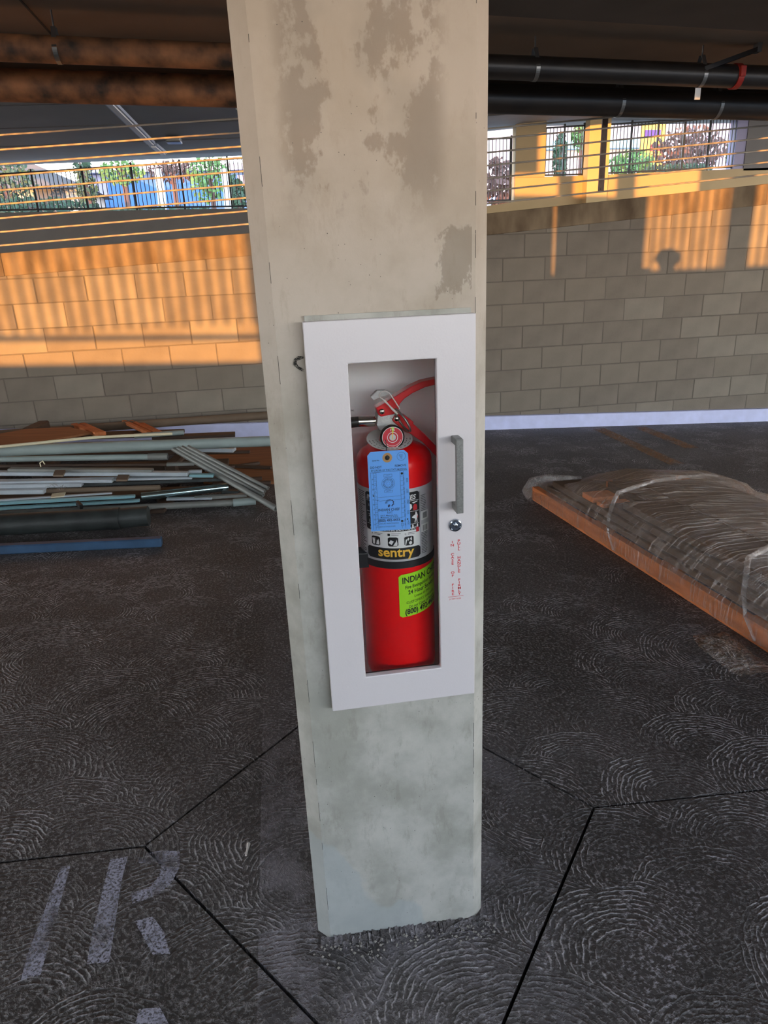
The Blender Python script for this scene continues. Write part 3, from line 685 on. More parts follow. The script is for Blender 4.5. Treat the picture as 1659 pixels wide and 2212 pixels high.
merge(cpoly([(.029, .9925), (.037, .9925), (.037, 1.001), (.0345, 1.004), (.0315, 1.004), (.029, 1.001)]), cpoly([(.0365, .983), (.0385, .982), (.0385, .977), (.0368, .9765)]),
      cpoly([(.0335, .9500), (.0400, .9500), (.0400, .9575), (.038, .9595), (.0355, .9595), (.0335, .9575)], .0016)).build('red_print', M['redtxt'], lab)
icons = merge(patch_(-.046, -.028, .9262, .9440, .0012, 6, .002), patch_(-.0135, .0055, .9262, .9440, .0012, 6, .002), patch_(.0165, .0345, .9262, .9440, .0012, 6, .002),
              text_mb('A', .0050, LT(-.0455, .9475), .01), patch_(-.0135, -.0090, .9465, .9512, .0012, 4), text_mb('C', .0050, LT(.0175, .9475), .01))
for u in (-.040, -.0065, .0235):
    for q in range(2): icons.add(patch_(u, u+.017-.004*q, .9503-.0026*q, .9511-.0026*q, .0012, 4).v, patch_(0, 1, 0, 1, 0, 4).f)
icons.build('hazard_icons', M['black'], lab)
merge(cpoly([(-.0440, .9390), (-.0380, .9390), (-.0390, .9285), (-.0430, .9285)], .0016), cpoly([(-.0362, .9285), (-.0300, .9285), (-.0298, .9330), (-.0315, .9400), (-.0328, .9355), (-.0345, .9380), (-.0352, .9330)], .0016), cpoly([(-.0445, .9400), (-.0375, .9410), (-.0378, .9398), (-.0445, .9392)], .0016),
      cpoly([(-.0120, .9330), (-.0080, .9390), (-.0025, .9360), (-.0065, .9295)], .0016), cpoly([(-.0040, .9275), (.0035, .9275), (.0040, .9320), (.0025, .9400), (.0010, .9350), (-.0005, .9330)], .0016),
      cpoly([(.0180, .9280), (.0195, .9280), (.0215, .9370), (.0200, .9395), (.0188, .9370)], .0016), cpoly([(.0215, .9385), (.0240, .9415), (.0262, .9390), (.0235, .9355)], .0016), cpoly([(.0250, .9320), (.0275, .9345), (.0305, .9335), (.0310, .9295), (.0280, .9275), (.0255, .9290)], .0016), cpoly([(.0275, .9395), (.0300, .9435), (.0310, .9370), (.0290, .9350)], .0016)).build('icon_art', M['white'], lab)
fine = MB()
for i in range(34):
    z = 1.024-i*.0036
    if .974 < z < .992 and 0: continue
    q = patch_(-.088, -.060-random.uniform(0, .012), z, z+.0013, .0009, 6); fine.add(q.v, q.f)
for i in range(12):
    z = 1.016-i*.0032; q = patch_(.052, .068-random.uniform(0, .006), z, z+.001, .0009, 4); fine.add(q.v, q.f)
for i in range(14):
    z = .944-i*.0031; q = patch_(.052, .069-random.uniform(0, .004), z, z+.001, .0009, 4); fine.add(q.v, q.f)
for z in (.978, .9535):
    for k in range(9):
        u = .056+k*.0014; q = patch_(u, u+random.choice((.0005, .0009)), z-.006, z+.005, .0012, 1); fine.add(q.v, q.f)
q = patch_(.0500, .0504, .985, 1.026, .0009, 1); fine.add(q.v, q.f)
fine.build('fine_print', M['black'], lab)['kind'] = 'stuff'
merge(patch_(.052, .073, .969, .986, .0010, 6), patch_(.052, .073, .945, .961, .0010, 6)).build('barcode_ground', M['white'], lab)
MB().lathe([(ER+.0004, .881), (ER+.0018, .882), (ER+.0018, .8945), (ER+.0004, .8955)], (EX, EY, 0), 64).build('strap_band', M['rubber'], ext, smooth_=True)
q = MB(); q.box(EX-ER-.010, EX-ER+.012, EY-.035, EY+.0, .874, .904); q.build('strap_buckle', M['rubber'], ext, bevel=.002)
# lime sticker, rising to the right
def stk(u, v):
    b_ = .004+.10*u                      # tilt
    return cyl(.0035+u, .7795+v+max(0, b_-.004)*1.0+.0*u, .0009)
def stkpatch(u0, u1, v0, v1, lift=0, n=20):
    m = MB(); vs = []
    for i in range(n+1):
        u = u0+(u1-u0)*i/n; e = min(i, n-i)/n*(u1-u0); dc = .004-math.sqrt(max(0, .004**2-(.004-min(e, .004))**2))
        vs += [stk(u, v0+dc), stk(u, v1-dc)]
    return m.add(vs, [(2*i, 2*i+2, 2*i+3, 2*i+1) for i in range(n)])
st_ = stkpatch(0, .105, 0, .0885).build('service_sticker', M['green'], ext)
def stt(s, size, u0, v0, bold=.0, wd=.9):
    def f(u, v):
        p = stk(u0+u, v0+v); c0 = Vector((EX, EY, p.z)); return c0+(p-c0)*(1+.0006/ER)
    return text_mb(s, size, f, bold, width=wd)
merge(stt('INDIAN CHIEF', .0178, .0060, .0700, .015, .80), stt('Fire Extinguisher Service', .0098, .0115, .0580, .01, .78), stt('24 Hour Service', .0118, .0170, .0460, .018, .82), stt('License #E-0926', .0072, .0290, .0370, .0, .8),
      stt("CUSTOMER'S WARNING", .0076, .0130, .0265, .0, .85), stt('Do not Cover or Remove', .0078, .0180, .0175, .01, .80), stt('(800) 492-4433', .0155, .0100, .0050, .03, .80)).build('lettering', M['black'], st_)

# valve group (seen through the glass); outlines taken on the plane of the valve
def V2(cx_, cy_, Y): return at(740+cx_/7.54, 780+cy_/7.54, Y)
def vpoly(pts, Y, th): return MB().prism([V2(x, y, Y) for x, y in pts], (0, th, 0))
vb = vpoly([(575, 872), (700, 868), (865, 862), (815, 960), (850, 1005), (945, 1058), (935, 1100), (700, 1130), (605, 1130), (560, 1050)], .066, .034).build('valve_body', M['cast'], ext, bevel=.0015)
MB().lathe([(.017, 1.118), (.017, 1.128), (.0145, 1.129), (.0145, 1.15)], (EX-.004, EY, 0), 24).build('valve_neck', M['cast'], ext, smooth_=True)
up_ = vpoly([(545, 765), (700, 675), (900, 550), (1100, 425), (1300, 335), (1530, 285), (1760, 290), (1760, 385), (1530, 383), (1350, 428), (1150, 520), (1010, 615), (935, 700), (915, 790), (845, 866), (625, 910), (580, 872)], .060, .028).build('squeeze_lever', M['reddark'], ext, bevel=.002)
vpoly([(760, 640), (1150, 425), (1155, 440), (770, 665)], .0592, .001).build('lever_rib', M['reddark'], up_)
lw = vpoly([(808, 965), (850, 885), (940, 868), (1040, 905), (1165, 1000), (1150, 1025), (1340, 1190), (1530, 1390), (1700, 1600), (1700, 1760), (1530, 1560), (1300, 1318), (1100, 1180), (1000, 1120), (940, 1085), (850, 1010)], .062, .026).build('carry_handle', M['reddark'], ext, bevel=.002)
for (x, y) in ((640, 820), (888, 938)):
    p = V2(x, y, .058); MB().lathe([(.0052, 0), (.0048, .0018), (.003, .003), (.0001, .0034)], p, 20, 'y').build('rivet', M['chrome'], ext, smooth_=True)
vpoly([(455, 582), (560, 480), (700, 478), (820, 530), (600, 600), (510, 640)], .078, .012).build('lever_stop', M['cast'], ext, bevel=.001)
gc = V2(812, 1238, .034); gr_ = .0200
gg = MB().lathe([(.012, -.034), (.012, -.012), (.0205, -.010), (.0215, -.004), (.0212, .002), (.0196, .0035), (.0190, .0015), (.0001, .0015)], gc, 40, 'y').build('pressure_gauge', M['rubber'], ext, smooth_=True)
gy = gc.y
def disc(r0, r1, c, y, a0=0, a1=2*PI, n=40):
    m = MB(); vs = []
    for i in range(n+1):
        a_ = a0+(a1-a0)*i/n; vs += [(c.x+r0*math.cos(a_), y, c.z+r0*math.sin(a_)), (c.x+r1*math.cos(a_), y, c.z+r1*math.sin(a_))]
    return m.add(vs, [(2*i, 2*i+1, 2*i+3, 2*i+2) for i in range(n)])
disc(.0001, .0188, gc, gy-.0020).build('dial', M['dial'], gg)
merge(disc(.0085, .0096, gc, gy-.0023), disc(.0150, .0156, gc, gy-.0023, PI*1.1, PI*1.9), disc(.0178, .0188, gc, gy-.0023)).build('dial_print', M['white'], gg)
merge(disc(.0060, .0176, gc, gy-.0022, PI*.44, PI*.53, 6)).build('green_zone', M['green'], gg)
disc(.0001, .0058, gc, gy-.0026).build('dial_hub', M['cast'], gg)
MB().bar((gc.x, gy-.003, gc.z-.004), (gc.x-.0002, gy-.003, gc.z+.0125), .0012, .0006, (0, 1, 0)).build('needle', M['yellow'], gg)
merge(text_mb('195', .0060, lambda u, v: Vector((gc.x+u, gy-.0024, gc.z+.0115+v)), .01, 'CENTER')).build('dial_figures', M['white'], gg)
# hose and ferrule
h0, h1 = V2(565, 972, .083), V2(255, 985, .083)
MB().tube([h0, h0+(h1-h0)*.12, h0+(h1-h0)*.13, h1], [.0065, .0065, .0098, .0098], 20).build('hose_ferrule', M['chrome'], ext, smooth_=True)
hp = [h1+(h0-h1)*.1, h1+Vector((-.02, 0, -.001)), Vector((-.078, .086, h1.z-.010)), Vector((-.092, .10, h1.z-.035)), Vector((-.094, .12, h1.z-.08)), Vector((-.094, .135, h1.z-.2)), Vector((-.09, .145, .84)), Vector((-.085, .15, .72))]
MB().tube(hp, .0098, 16).build('discharge_hose', M['rubber'], ext, smooth_=True)
# collar tag: thin tilted ring round the neck
rg_ = MB(); vs = []; cc = V2(765, 1262, .060)
for i in range(49):
    a_ = 2*PI*i/48
    for r in (.020, .0415):
        q = Vector((r*math.cos(a_), r*math.sin(a_), 0)); q.rotate(Matrix.Rotation(math.radians(17), 3, 'X')); vs.append(cc+q)
rg_.add(vs, [(2*i, 2*i+1, 2*i+3, 2*i+2) for i in range(48)])
cl_ = rg_.build('collar_tag', M['ringtag'], ext)
def ringtext(s, r, a0, size):
    def f(u, v):
        a_ = a0+u/r; q = Vector(((r-v)*math.cos(a_), (r-v)*math.sin(a_), .0004)); q.rotate(Matrix.Rotation(math.radians(17), 3, 'X')); return cc+q
    return text_mb(s, size, f, .01)
rm = MB()
for r in (.0245, .0305, .0365):
    for k in range(13):
        a_ = PI*1.02+k*.235+random.uniform(-.02, .02); da = random.uniform(.08, .2)
        vs = []
        for i in range(4):
            for rr in (r, r+.0011):
                q = Vector((rr*math.cos(a_+da*i/3), rr*math.sin(a_+da*i/3), .0005)); q.rotate(Matrix.Rotation(math.radians(17), 3, 'X')); vs.append(cc+q)
        rm.add(vs, [(2*i, 2*i+1, 2*i+3, 2*i+2) for i in range(3)])
rm.build('fine_print', M['black'], cl_)['kind'] = 'stuff'
# pull pin ring and tamper tie
rc = V2(975, 965, .050); ax1 = (V2(1085, 1145, .046)-V2(850, 785, .058))*.5; ax2 = Vector((.004, -.011, .002))
MB().tube([rc+ax1*math.cos(2*PI*i/28)+ax2*math.sin(2*PI*i/28) for i in range(28)], .0019, 10, closed=True).build('pull_ring', M['steel'], ext, smooth_=True)
MB().tube([V2(1060, 990, .045), V2(900, 800, .052), V2(870, 780, .06)], .0018, 10).build('pin', M['steel'], ext, smooth_=True)
MB().tube([V2(x, y, .050) for x, y in ((895, 862), (820, 790), (750, 715), (690, 650), (650, 620), (605, 590), (598, 550), (625, 505), (690, 482), (755, 515), (800, 575), (850, 650), (905, 735), (935, 775))], .0011, 8).build('tamper_tie', M['tie'], ext, smooth_=True)
MB().tube([V2(x, y, .0485) for x, y in ((895, 862), (820, 790), (750, 715), (690, 650), (650, 620))], [.0016, .0022, .0014, .0022, .0012], 6).build('tie_teeth', M['tie'], ext)

# inspection tag, a card hanging on the neck
TY = .006
tg = thing('inspection_tag', (.01, TY, .96), 'blue service tag with brown eyelet hanging from the extinguisher neck', 'tag')
tl_, tr_, br_, bl_ = at(793, 977, TY), at(881, 971, TY), at(887, 1143, TY), at(802, 1148, TY)
def TG(s_, q_, y=TY):                    # s 0..1 left to right, q 0..1 bottom to top
    p = (bl_*(1-s_)+br_*s_)*(1-q_)+(tl_*(1-s_)+tr_*s_)*q_; return Vector((p.x, y, p.z))
card = MB().prism([TG(0, 0), TG(1, 0), TG(1, .955), TG(.90, 1.0), TG(.08, 1.0), TG(0, .955)], (0, .0005, 0)).build('card', M['tag'], tg)
TWd, THt = (tr_-tl_).length, (tl_-bl_).length
ec = TG(.485, .918)
disc(.0042, .0085, ec, TY-.0003).build('eyelet', M['kraft'], tg)
disc(.0001, .0042, ec, TY-.0004).build('eyelet_hole', M['black'], tg)
def tt(s, size, s0, q0, bold=.0, wd=.9, rot=False):
    def f(u, v):
        if rot: return TG(s0+.035-v/TWd, q0+u/THt, TY-.0003)
        return TG(s0+u/TWd, q0+v/THt, TY-.0003)
    return text_mb(s, size, f, bold, width=wd)
def tline(s0, q0, s1, q1, w_=.0004):
    a_, b_ = TG(s0, q0, TY-.00025), TG(s1, q1, TY-.00025); d_ = (b_-a_).normalized(); n_ = Vector((-d_.z, 0, d_.x))*w_/2
    return MB().add([a_-n_, b_-n_, b_+n_, a_+n_], [(0, 1, 2, 3)])
pr = [tt('DO NOT', .0056, .05, .795, .012), tt('REMOVE', .0056, .66, .800, .004, .95), tt('BY ORDER OF THE STATE MARSHAL', .0049, .07, .757, .004, .80),
      tt('Serial No.', .0032, .11, .885, .02, 1.0), tt('INDIAN CHIEF', .0066, .20, .255, .015, .92), tt('LLC', .0055, .42, .222, .012, 1.1),
      tt('410 S. Magnolia Ave.', .0037, .25, .188, .006, 1.0), tt('Monrovia, CA 91016', .0037, .25, .165, .006, 1.0), tt('(800) 492-4433', .0066, .19, .118, .02, .95),
      tt('ANNUAL MAINTENANCE', .0030, .20, .085, .0, 1.05), tt('NEW EXTINGUISHER', .0030, .20, .045, .0, 1.05),
      tt('BY', .0035, .19, .385, .0), tline(.05, .745, .97, .752, .0005), tline(.20, .43, .78, .438), tline(.24, .385, .78, .395), tline(.19, .155, .80, .158)]
for s_ in (.06, .125, .195, .79, .875): pr.append(tline(s_, .02, s_-.005, .745))
for i in range(15): pr.append(tline(.125, .05+i*.049, .195, .05+i*.049)); pr.append(tt(str(15-i), .0032, .145, .062+i*.049, .0)) if i < 15 else None
for i in range(10):
    pr.append(tt(['16', '17', '18', '19', '20', '21', '22', '23', '24', '25'][i], .0032, .075, .08+i*.064, .01))
for i, mth in enumerate(('DEC', 'NOV', 'OCT', 'SEP', 'AUG', 'JUL', 'JUN', 'MAY', 'APR', 'MAR', 'FEB', 'JAN')):
    if i: pr.append(tt(mth, .0034, .85, .688-i*.0575, .0, .8, True)); pr.append(tline(.79, .74-i*.0575, .875, .74-i*.0575))
for i, yr in enumerate(('2028', '2027', '2026', '2025', '2024')): pr.append(tt(yr, .0046, .94, .60-i*.135, .0, .85, True))
c0 = TG(.83, .925); pr.append(disc(.0072, .0076, c0, TY-.0003, n=24))
pr += [tt('SERVICE', .0021, .77, .935, .02), tt('SINCE', .0021, .79, .918, .02), tt('1962', .0021, .80, .90, .02)]
c0 = TG(.48, .60); pr += [disc(.0112, .0116, c0, TY-.0003, n=32), disc(.0058, .0061, c0, TY-.0003, n=24), disc(.0030, .0033, c0, TY-.0003, n=20)]
for k in range(24):
    a_ = k*PI/12; pr.append(disc(.0066, .0096, c0, TY-.0003, a_, a_+.10, 2))
for q0, q1 in ((.683, .715), (.49, .515)):
    pr += [tline(.38, q0, .58, q0), tline(.38, q1, .58, q1), tline(.38, q0, .38, q1), tline(.58, q0, .58, q1), tline(.42, q0+.01, .54, q1-.008)]
# profile head emblem with feathers
def em(pts): return MB().add([TG(.40+x*.22, .30+y*.095, TY-.0003) for x, y in pts], [tuple(range(len(pts)))])
pr += [em([(.55, .15), (.75, .1), (.80, .3), (.95, .35), (.88, .55), (.95, .7), (.80, .92), (.62, .98), (.60, .9), (.76, .82), (.82, .68), (.78, .56), (.86, .42), (.72, .38), (.66, .22)])]
for k in range(8):
    a_ = PI*.42+k*.26; r0, r1 = .22, .52
    pr.append(em([(.45+r0*math.cos(a_), .55+r0*math.sin(a_)), (.45+r1*math.cos(a_-.1), .55+r1*math.sin(a_-.1)), (.45+r1*math.cos(a_+.08), .55+r1*math.sin(a_+.08))]))
pr.append(em([(.25, .0), (.4, .05), (.5, .3), (.35, .4), (.2, .2)]))
merge(*pr).build('print', M['navy'], card)
merge(disc(.0001, .0021, TG(.83, .715), TY-.0006, n=16), disc(.0001, .0021, TG(.79, .115), TY-.0006, n=16), disc(.0001, .0013, TG(.10, .455), TY-.0006, n=12), disc(.0001, .0014, TG(.93, .135), TY-.0006, n=10)).build('punch_holes', M['black'], card)['kind'] = 'stuff'
pr = [tline(.77, .05, .82, .05), tline(.77, .085, .82, .085), tline(.77, .05, .77, .085), tline(.82, .05, .82, .085)]
merge(*pr).build('check_box', M['navy'], card)
MB().tube([ec+Vector((0, -.001, 0)), ec+Vector((-.001, .002, .012)), ec+Vector((.001, .012, .020)), Vector((.012, .05, 1.128))], .0006, 6).build('tag_wire', M['black'], tg)
p0 = at(757, 890, .17)
text_mb('ngs, Inc.', .0052, lambda u, v: Vector((p0.x-.008+u, .1773, p0.z+v)), .01).build('back_lettering', M['black'], cab)

# ================================================================== CABLES, PIPES
cbx = thing('cable_barrier', (1.2, 5.42, 1.8), 'taut steel guard cables strung above the block wall with one flat steel spacer', 'cable barrier')
for i in range(9):
    z0 = 1.742+.104*i+(-.02 if i > 5 else 0)
    MB().tube([(-9, 5.42, z0-6.7*.048), (-2.3, 5.42, z0), (-.3, 5.42, z0+.1), (1.75, 5.42, z0+.198), (8, 5.42, z0+.198+6.25*.066)], .0074, 8).build('cable', M['cable'], cbx, smooth_=True)
a_, b_ = at(1306, 250, 5.45), at(1297, 416, 5.45)
pst = MB().box(a_.x-.025, a_.x+.030, 5.432, 5.45, b_.z, 3.3).build('spacer_bar', M['darksteel'], cbx, bevel=.003)
for k in range(6):
    MB().lathe([(.009, 0), (.009, .006), (.0001, .007)], (a_.x, 5.432, b_.z+.03+k*.104), 8, 'y').build('bolt', M['darksteel'], pst)

def pz(x, px, py, Y): return at(px, py, Y)
pB0, pB1 = at(0, 184, 5.02), at(1659, 230, 5.02)
slope = (pB1.z-pB0.z)/(pB1.x-pB0.x)
def linept(p0, p1, x): return p0+(p1-p0)*((x-p0.x)/(p1.x-p0.x))
pl = thing('drain_pipe', (1, 5.02, 2.6), 'large dark cast iron drain pipe hung just above the guard cables', 'pipe')
A_, B_ = linept(pB0, pB1, -9), linept(pB0, pB1, 12)
S_ = linept(pB0, pB1, .3)
MB().tube([A_, S_], .108, 28).build('pipe_run', M['iron_glow'], pl, smooth_=True)
MB().tube([S_, B_], .108, 28).build('pipe_run', M['iron'], pl, smooth_=True)
MB().tube([linept(pB0, pB1, .24), linept(pB0, pB1, .36)], .113, 28).build('coupling', M['iron'], pl, smooth_=True)
def strap(pc, r, parent, zt, m=None, w=.03, dx=0.0):
    m = m or M['steel']; q = MB(); n = 18; vs = []
    for i in range(n+1):
        a_ = PI*(-.02)-PI*.96*i/n
        for s_ in (-w/2, w/2):
            for rr in (r+.001, r+.004): vs.append((pc.x+s_, pc.y+rr*math.cos(a_), pc.z+rr*math.sin(a_)))
    fs = []
    for i in range(n):
        k = i*4; fs += [(k, k+4, k+6, k+2), (k+1, k+3, k+7, k+5), (k, k+1, k+5, k+4), (k+2, k+6, k+7, k+3)]
    q.add(vs, fs)
    for s_ in (-1, 1):
        q.add([(pc.x-w/2, pc.y+s_*(r+.001), pc.z), (pc.x+w/2, pc.y+s_*(r+.001), pc.z), (pc.x+w/2, pc.y+s_*.012, pc.z+r+.05), (pc.x-w/2, pc.y+s_*.012, pc.z+r+.05),
               (pc.x-w/2, pc.y+s_*(r+.004), pc.z), (pc.x+w/2, pc.y+s_*(r+.004), pc.z), (pc.x+w/2, pc.y+s_*.016, pc.z+r+.05), (pc.x-w/2, pc.y+s_*.016, pc.z+r+.05)], [(0, 1, 2, 3), (7, 6, 5, 4), (0, 3, 7, 4), (1, 5, 6, 2)])
    o = q.build('strap', m, parent)
    MB().tube([(pc.x, pc.y, pc.z+r+.035), (pc.x, pc.y, zt)], .006, 8).build('hanger_rod', M['steel'], parent)
for px in (1335, 1545):
    p = at(px, 230, 5.02); c0 = linept(pB0, pB1, p.x)
    strap(c0, .108, pl, cz(c0.x))
pA0, pA1 = at(0, 103, 4.35), at(1659, 168, 4.35)
p2 = thing('sprinkler_main', (1, 4.35, 2.7), 'dark service pipe hung nearer than the drain pipe under the ceiling', 'pipe')
MB().tube([linept(pA0, pA1, -9), linept(pA0, pA1, .2)], .078, 24).build('pipe_run', M['iron_glow'], p2, smooth_=True)
MB().tube([linept(pA0, pA1, .2), linept(pA0, pA1, 10)], .078, 24).build('pipe_run', M['iron'], p2, smooth_=True)
for px in (130, 1155, 1515):
    p = at(px, 140, 4.35); c0 = linept(pA0, pA1, p.x); strap(c0, .078, p2, cz(c0.x), M['steel'])
p = at(1588, 170, 4.35); c0 = linept(pA0, pA1, p.x)
MB().tube([c0-Vector((.022, 0, 0)), c0+Vector((.022, 0, 0))], .086, 24).build('red_coupling', M['redclamp'], p2, smooth_=True)
MB().box(c0.x-.02, c0.x+.02, c0.y-.10, c0.y-.08, c0.z-.02, c0.z+.05).build('coupling_bolt_pad', M['redclamp'], p2, bevel=.004)
# seismic brace from the strap up to the slab
q0 = at(1520, 150, 4.30); q1 = at(1625, 112, 4.3); q1 = Vector((q1.x, 4.25, min(q1.z, cz(q1.x)-.01)))
MB().bar(q0, q1, .05, .03).build('sway_brace', M['iron'], p2)
MB().box(q1.x-.01, q1.x+.02, q1.y-.03, q1.y+.03, q1.z-.02, cz(q1.x)).build('brace_foot', M['steel'], p2)
p = at(1508, 200, 4.26)
tgp = MB().box(p.x-.022, p.x+.022, 4.262, 4.266, p.z-.045, p.z+.03).build('pipe_tag', M['white'], p2)

# ================================================================== FAR FENCES, LAMPS
def fence(x0, x1, zb0, zb1, zt0, zt1, y, label, sp=.09, posts=6, tops=0.0, name='picket_fence', r=.008):
    t_ = thing(name, ((x0+x1)/2, y, min(zb0, zb1)), label, 'fence')
    f = lambda x, a, b: a+(b-a)*(x-x0)/(x1-x0)
    MB().bar((x0, y, zt0), (x1, y, zt1), .03, .035).build('top_rail', M['fence'], t_)
    MB().bar((x0, y, zb0), (x1, y, zb1), .03, .035).build('bottom_rail', M['fence'], t_)
    k = MB(); x = x0+sp/2
    while x < x1:
        k.box(x-r, x+r, y-r, y+r, f(x, zb0, zb1)-.02, f(x, zt0, zt1)+tops); x += sp
    k.build('pickets', M['fence'], t_)['kind'] = 'stuff'
    for i in range(posts):
        x = x0+(x1-x0)*i/(posts-1)
        MB().box(x-.02, x+.02, y-.02, y+.02, f(x, zb0, zb1)-.12, f(x, zt0, zt1)+.06+tops).build('post', M['fence'], t_)
    return t_
fence(-8.2, 4.3, 3.03, 2.88, 3.60, 4.12, 16.1, 'black picket fence along the far left parapet, bluish houses behind', posts=13)
fence(4.4, 5.66, 2.90, 2.90, 4.22, 4.22, 16.1, 'narrow black picket gate right beside the pillar, far side', .085, posts=2, name='picket_gate')
fence(6.47, 7.45, 3.42, 3.42, 4.42, 4.46, 16.1, 'short black picket guard in the small far opening left of the pier', .088, posts=3)
fence(7.97, 11.36, 3.43, 3.50, 4.47, 4.62, 16.1, 'long black picket guard in the wide far opening right of the pier', .088, posts=6)
for (a, b, lb) in (((232, 216), (326, 309), 'long pale strip lamp on the far ceiling'), ((331, 313), (352, 330), 'short pale strip lamp at the far end of the lamp row')):
    def onz(px, py, z): r = ray(px, py); return CAM+r*((z-CAM.z)/r.z)
    qa, qb = onz(*a, 3.90), onz(*b, 3.90)
    if qb.y > FY-.3: qb.y = FY-.3
    t_ = thing('strip_lamp', (qa+qb)/2, lb, 'lamp')
    MB().bar(qa, qb, .16, .05).build('housing', M['lamp'], t_)
    MB().bar(qa-Vector((0, 0, .03)), qb-Vector((0, 0, .03)), .09, .03).build('diffuser', M['white'], t_)
q = onz(375, 298, 3.99)
tag(MB().box(q.x-.14, q.x+.14, q.y-.14, q.y+.14, 3.90, 4.0).build('junction_box', M['steel'], None, bevel=.02), 'small square grey junction box on the far ceiling right of the lamps', 'junction box')

# ================================================================== OUTDOORS
tag(MB().add([(-120, -120, -1.5), (120, -120, -1.5), (120, 120, -1.5), (-120, 120, -1.5)], [(0, 1, 2, 3)]).build('ground', M['asphalt']), kind='structure')
def house(name, x0, x1, y0, y1, z1, m, label, roof=None, gable=0):
    t_ = thing(name, ((x0+x1)/2, y0, -1.5), label, 'building')
    MB().box(x0, x1, y0, y1, -1.5, z1).build('walls', m, t_)
    if gable:
        MB().prism([(x0-.3, y0-.4, z1), (x1+.3, y0-.4, z1), ((x0+x1)/2, y0-.4, z1+gable)], (0, y1-y0+.8, 0)).build('roof', M['roof'], t_)
    else: MB().box(x0-.3, x1+.3, y0-.4, y1, z1, z1+.25).build('roof', roof or M['whitewall'], t_)
    return t_
YB = 32
x = at(195, 380, YB).x; z = at(300, 374, YB).z
h_ = house('blue_building', at(193, 380, YB).x, at(580, 380, YB).x+3, YB, YB+6, z, M['bluewall'], 'bright blue stucco building behind the far left fence', M['whitewall'])
for px in (216, 530):
    p = at(px, 400, YB-.03); MB().box(p.x-.3, p.x+.3, YB-.04, YB, p.z-.4, p.z+.4).build('window', M['lilac'], h_)
h_ = house('cream_house', at(-160, 380, 27).x, at(172, 380, 27).x, 27, 30.5, at(60, 410, 27).z, M['creamwall'], 'cream gabled house at the far left beyond the fence', gable=1.3)
p = at(110, 430, 26.97); MB().box(p.x-.5, p.x+.5, 26.96, 27, p.z-.6, p.z+.3).build('window', M['roof'], h_)
h_ = house('white_building', at(1000, 300, 38).x, at(1480, 300, 38).x, 38, 44, at(1300, 245, 38).z, M['whitewall'], 'white building seen through the far right openings', M['lilac'])
MB().box(at(1170, 310, 37.9).x, at(1400, 310, 37.9).x, 37.5, 38, at(1300, 322, 37.8).z, at(1300, 304, 37.8).z).build('canopy', M['cyanband'], h_)
h_ = house('lilac_building', at(1500, 300, 44).x, at(1900, 300, 44).x, 44, 50, at(1550, 252, 44).z, M['lilac'], 'lilac building behind the right end of the wide opening', M['cyanband'])
sg = thing('banner_sign', at(1410, 330, 30), 'purple and yellow banner sign beyond the wide far opening', 'sign')
a_, b_ = at(1388, 262, 30), at(1434, 335, 30)
MB().box(a_.x, b_.x, 30, 30.1, -1.5, a_.z+.2).build('panel', M['yell'], sg)
c_, d_ = at(1394, 281, 30), at(1426, 296, 30); MB().box(c_.x, d_.x, 29.97, 30, d_.z, c_.z).build('purple_band', M['purple'], sg)
c_, d_ = at(1405, 312, 30), at(1430, 326, 30); MB().box(c_.x, d_.x, 29.97, 30, d_.z, c_.z).build('red_band', M['redclamp'], sg)
def plant(name, c, rx, rz, n, leaf, label, cat='shrub', trunk=None, ls=.075, th=.10, seed=0):
    n = int(n*2.1)
    rnd = random.Random(seed+int(c[0]*100)); t_ = thing(name, (c[0], c[1], -1.5), label, cat)
    m = MB()
    for i in range(n):
        while True:
            q = Vector((rnd.uniform(-1, 1), rnd.uniform(-1, 1), rnd.uniform(-1, 1)))
            if q.length < 1: break
        p = Vector((c[0]+q.x*rx, c[1]+q.y*rx*.6, c[2]+q.z*rz)); a = rnd.uniform(0, 6.28); s_ = ls*rnd.uniform(.6, 1.4)
        e1 = Vector((math.cos(a), .4*rnd.uniform(-1, 1), math.sin(a)))*s_; e2 = Vector((-math.sin(a), .4*rnd.uniform(-1, 1), math.cos(a)))*s_*.5
        m.add([p-e1, p-e2, p+e1, p+e2], [(0, 1, 2, 3)])
    m.build('foliage', leaf, t_)['kind'] = 'stuff'
    tk = MB().tube([(c[0], c[1], -1.5), (c[0]+.05, c[1], c[2]-rz*.4), (c[0], c[1], c[2]+rz*.3)], [th, th*.8, th*.4], 8)
    for k in range(5):
        a = rnd.uniform(0, 6.28); z = c[2]-rz*.6+k*rz*.2
        tk.tube([(c[0], c[1], z), (c[0]+math.cos(a)*rx*.6, c[1]+math.sin(a)*rx*.3, z+rz*.6)], [th*.4, th*.12], 6)
    tk.build('trunk', trunk or M['bark'], t_)
    return t_
def pp(px, py, Y): p = at(px, py, Y); return (p.x, p.y, p.z)
plant('tree', pp(10, 400, 24), 1.0, 1.2, 330, M['leaf'], 'dark tree at the far left edge before the cream house', 'tree')
plant('tree', pp(185, 400, 24), .32, 1.3, 240, M['leaf'], 'slim dark tree between the cream house and the blue building', 'tree')
plant('tree', pp(262, 372, 24), .7, .4, 130, M['leaf2'], 'light green tree in front of the left part of the blue building', 'tree')
plant('tree', pp(370, 372, 25), .8, .35, 110, M['bark'], 'reddish bare tree before the middle of the blue building', 'tree')
plant('tree', pp(452, 385, 24), .7, .8, 170, M['leaf2'], 'leafy tree with pale leaves before the right part of the blue building', 'tree')
plant('tree', pp(512, 420, 24), .3, .6, 170, M['leaf'], 'dark green tree right beside the pillar, beyond the left fence', 'tree')
plant('shrub', pp(60, 448, 22), 1.6, .25, 200, M['leaf'], 'low dark hedge at the foot of the far left fence', 'shrub')
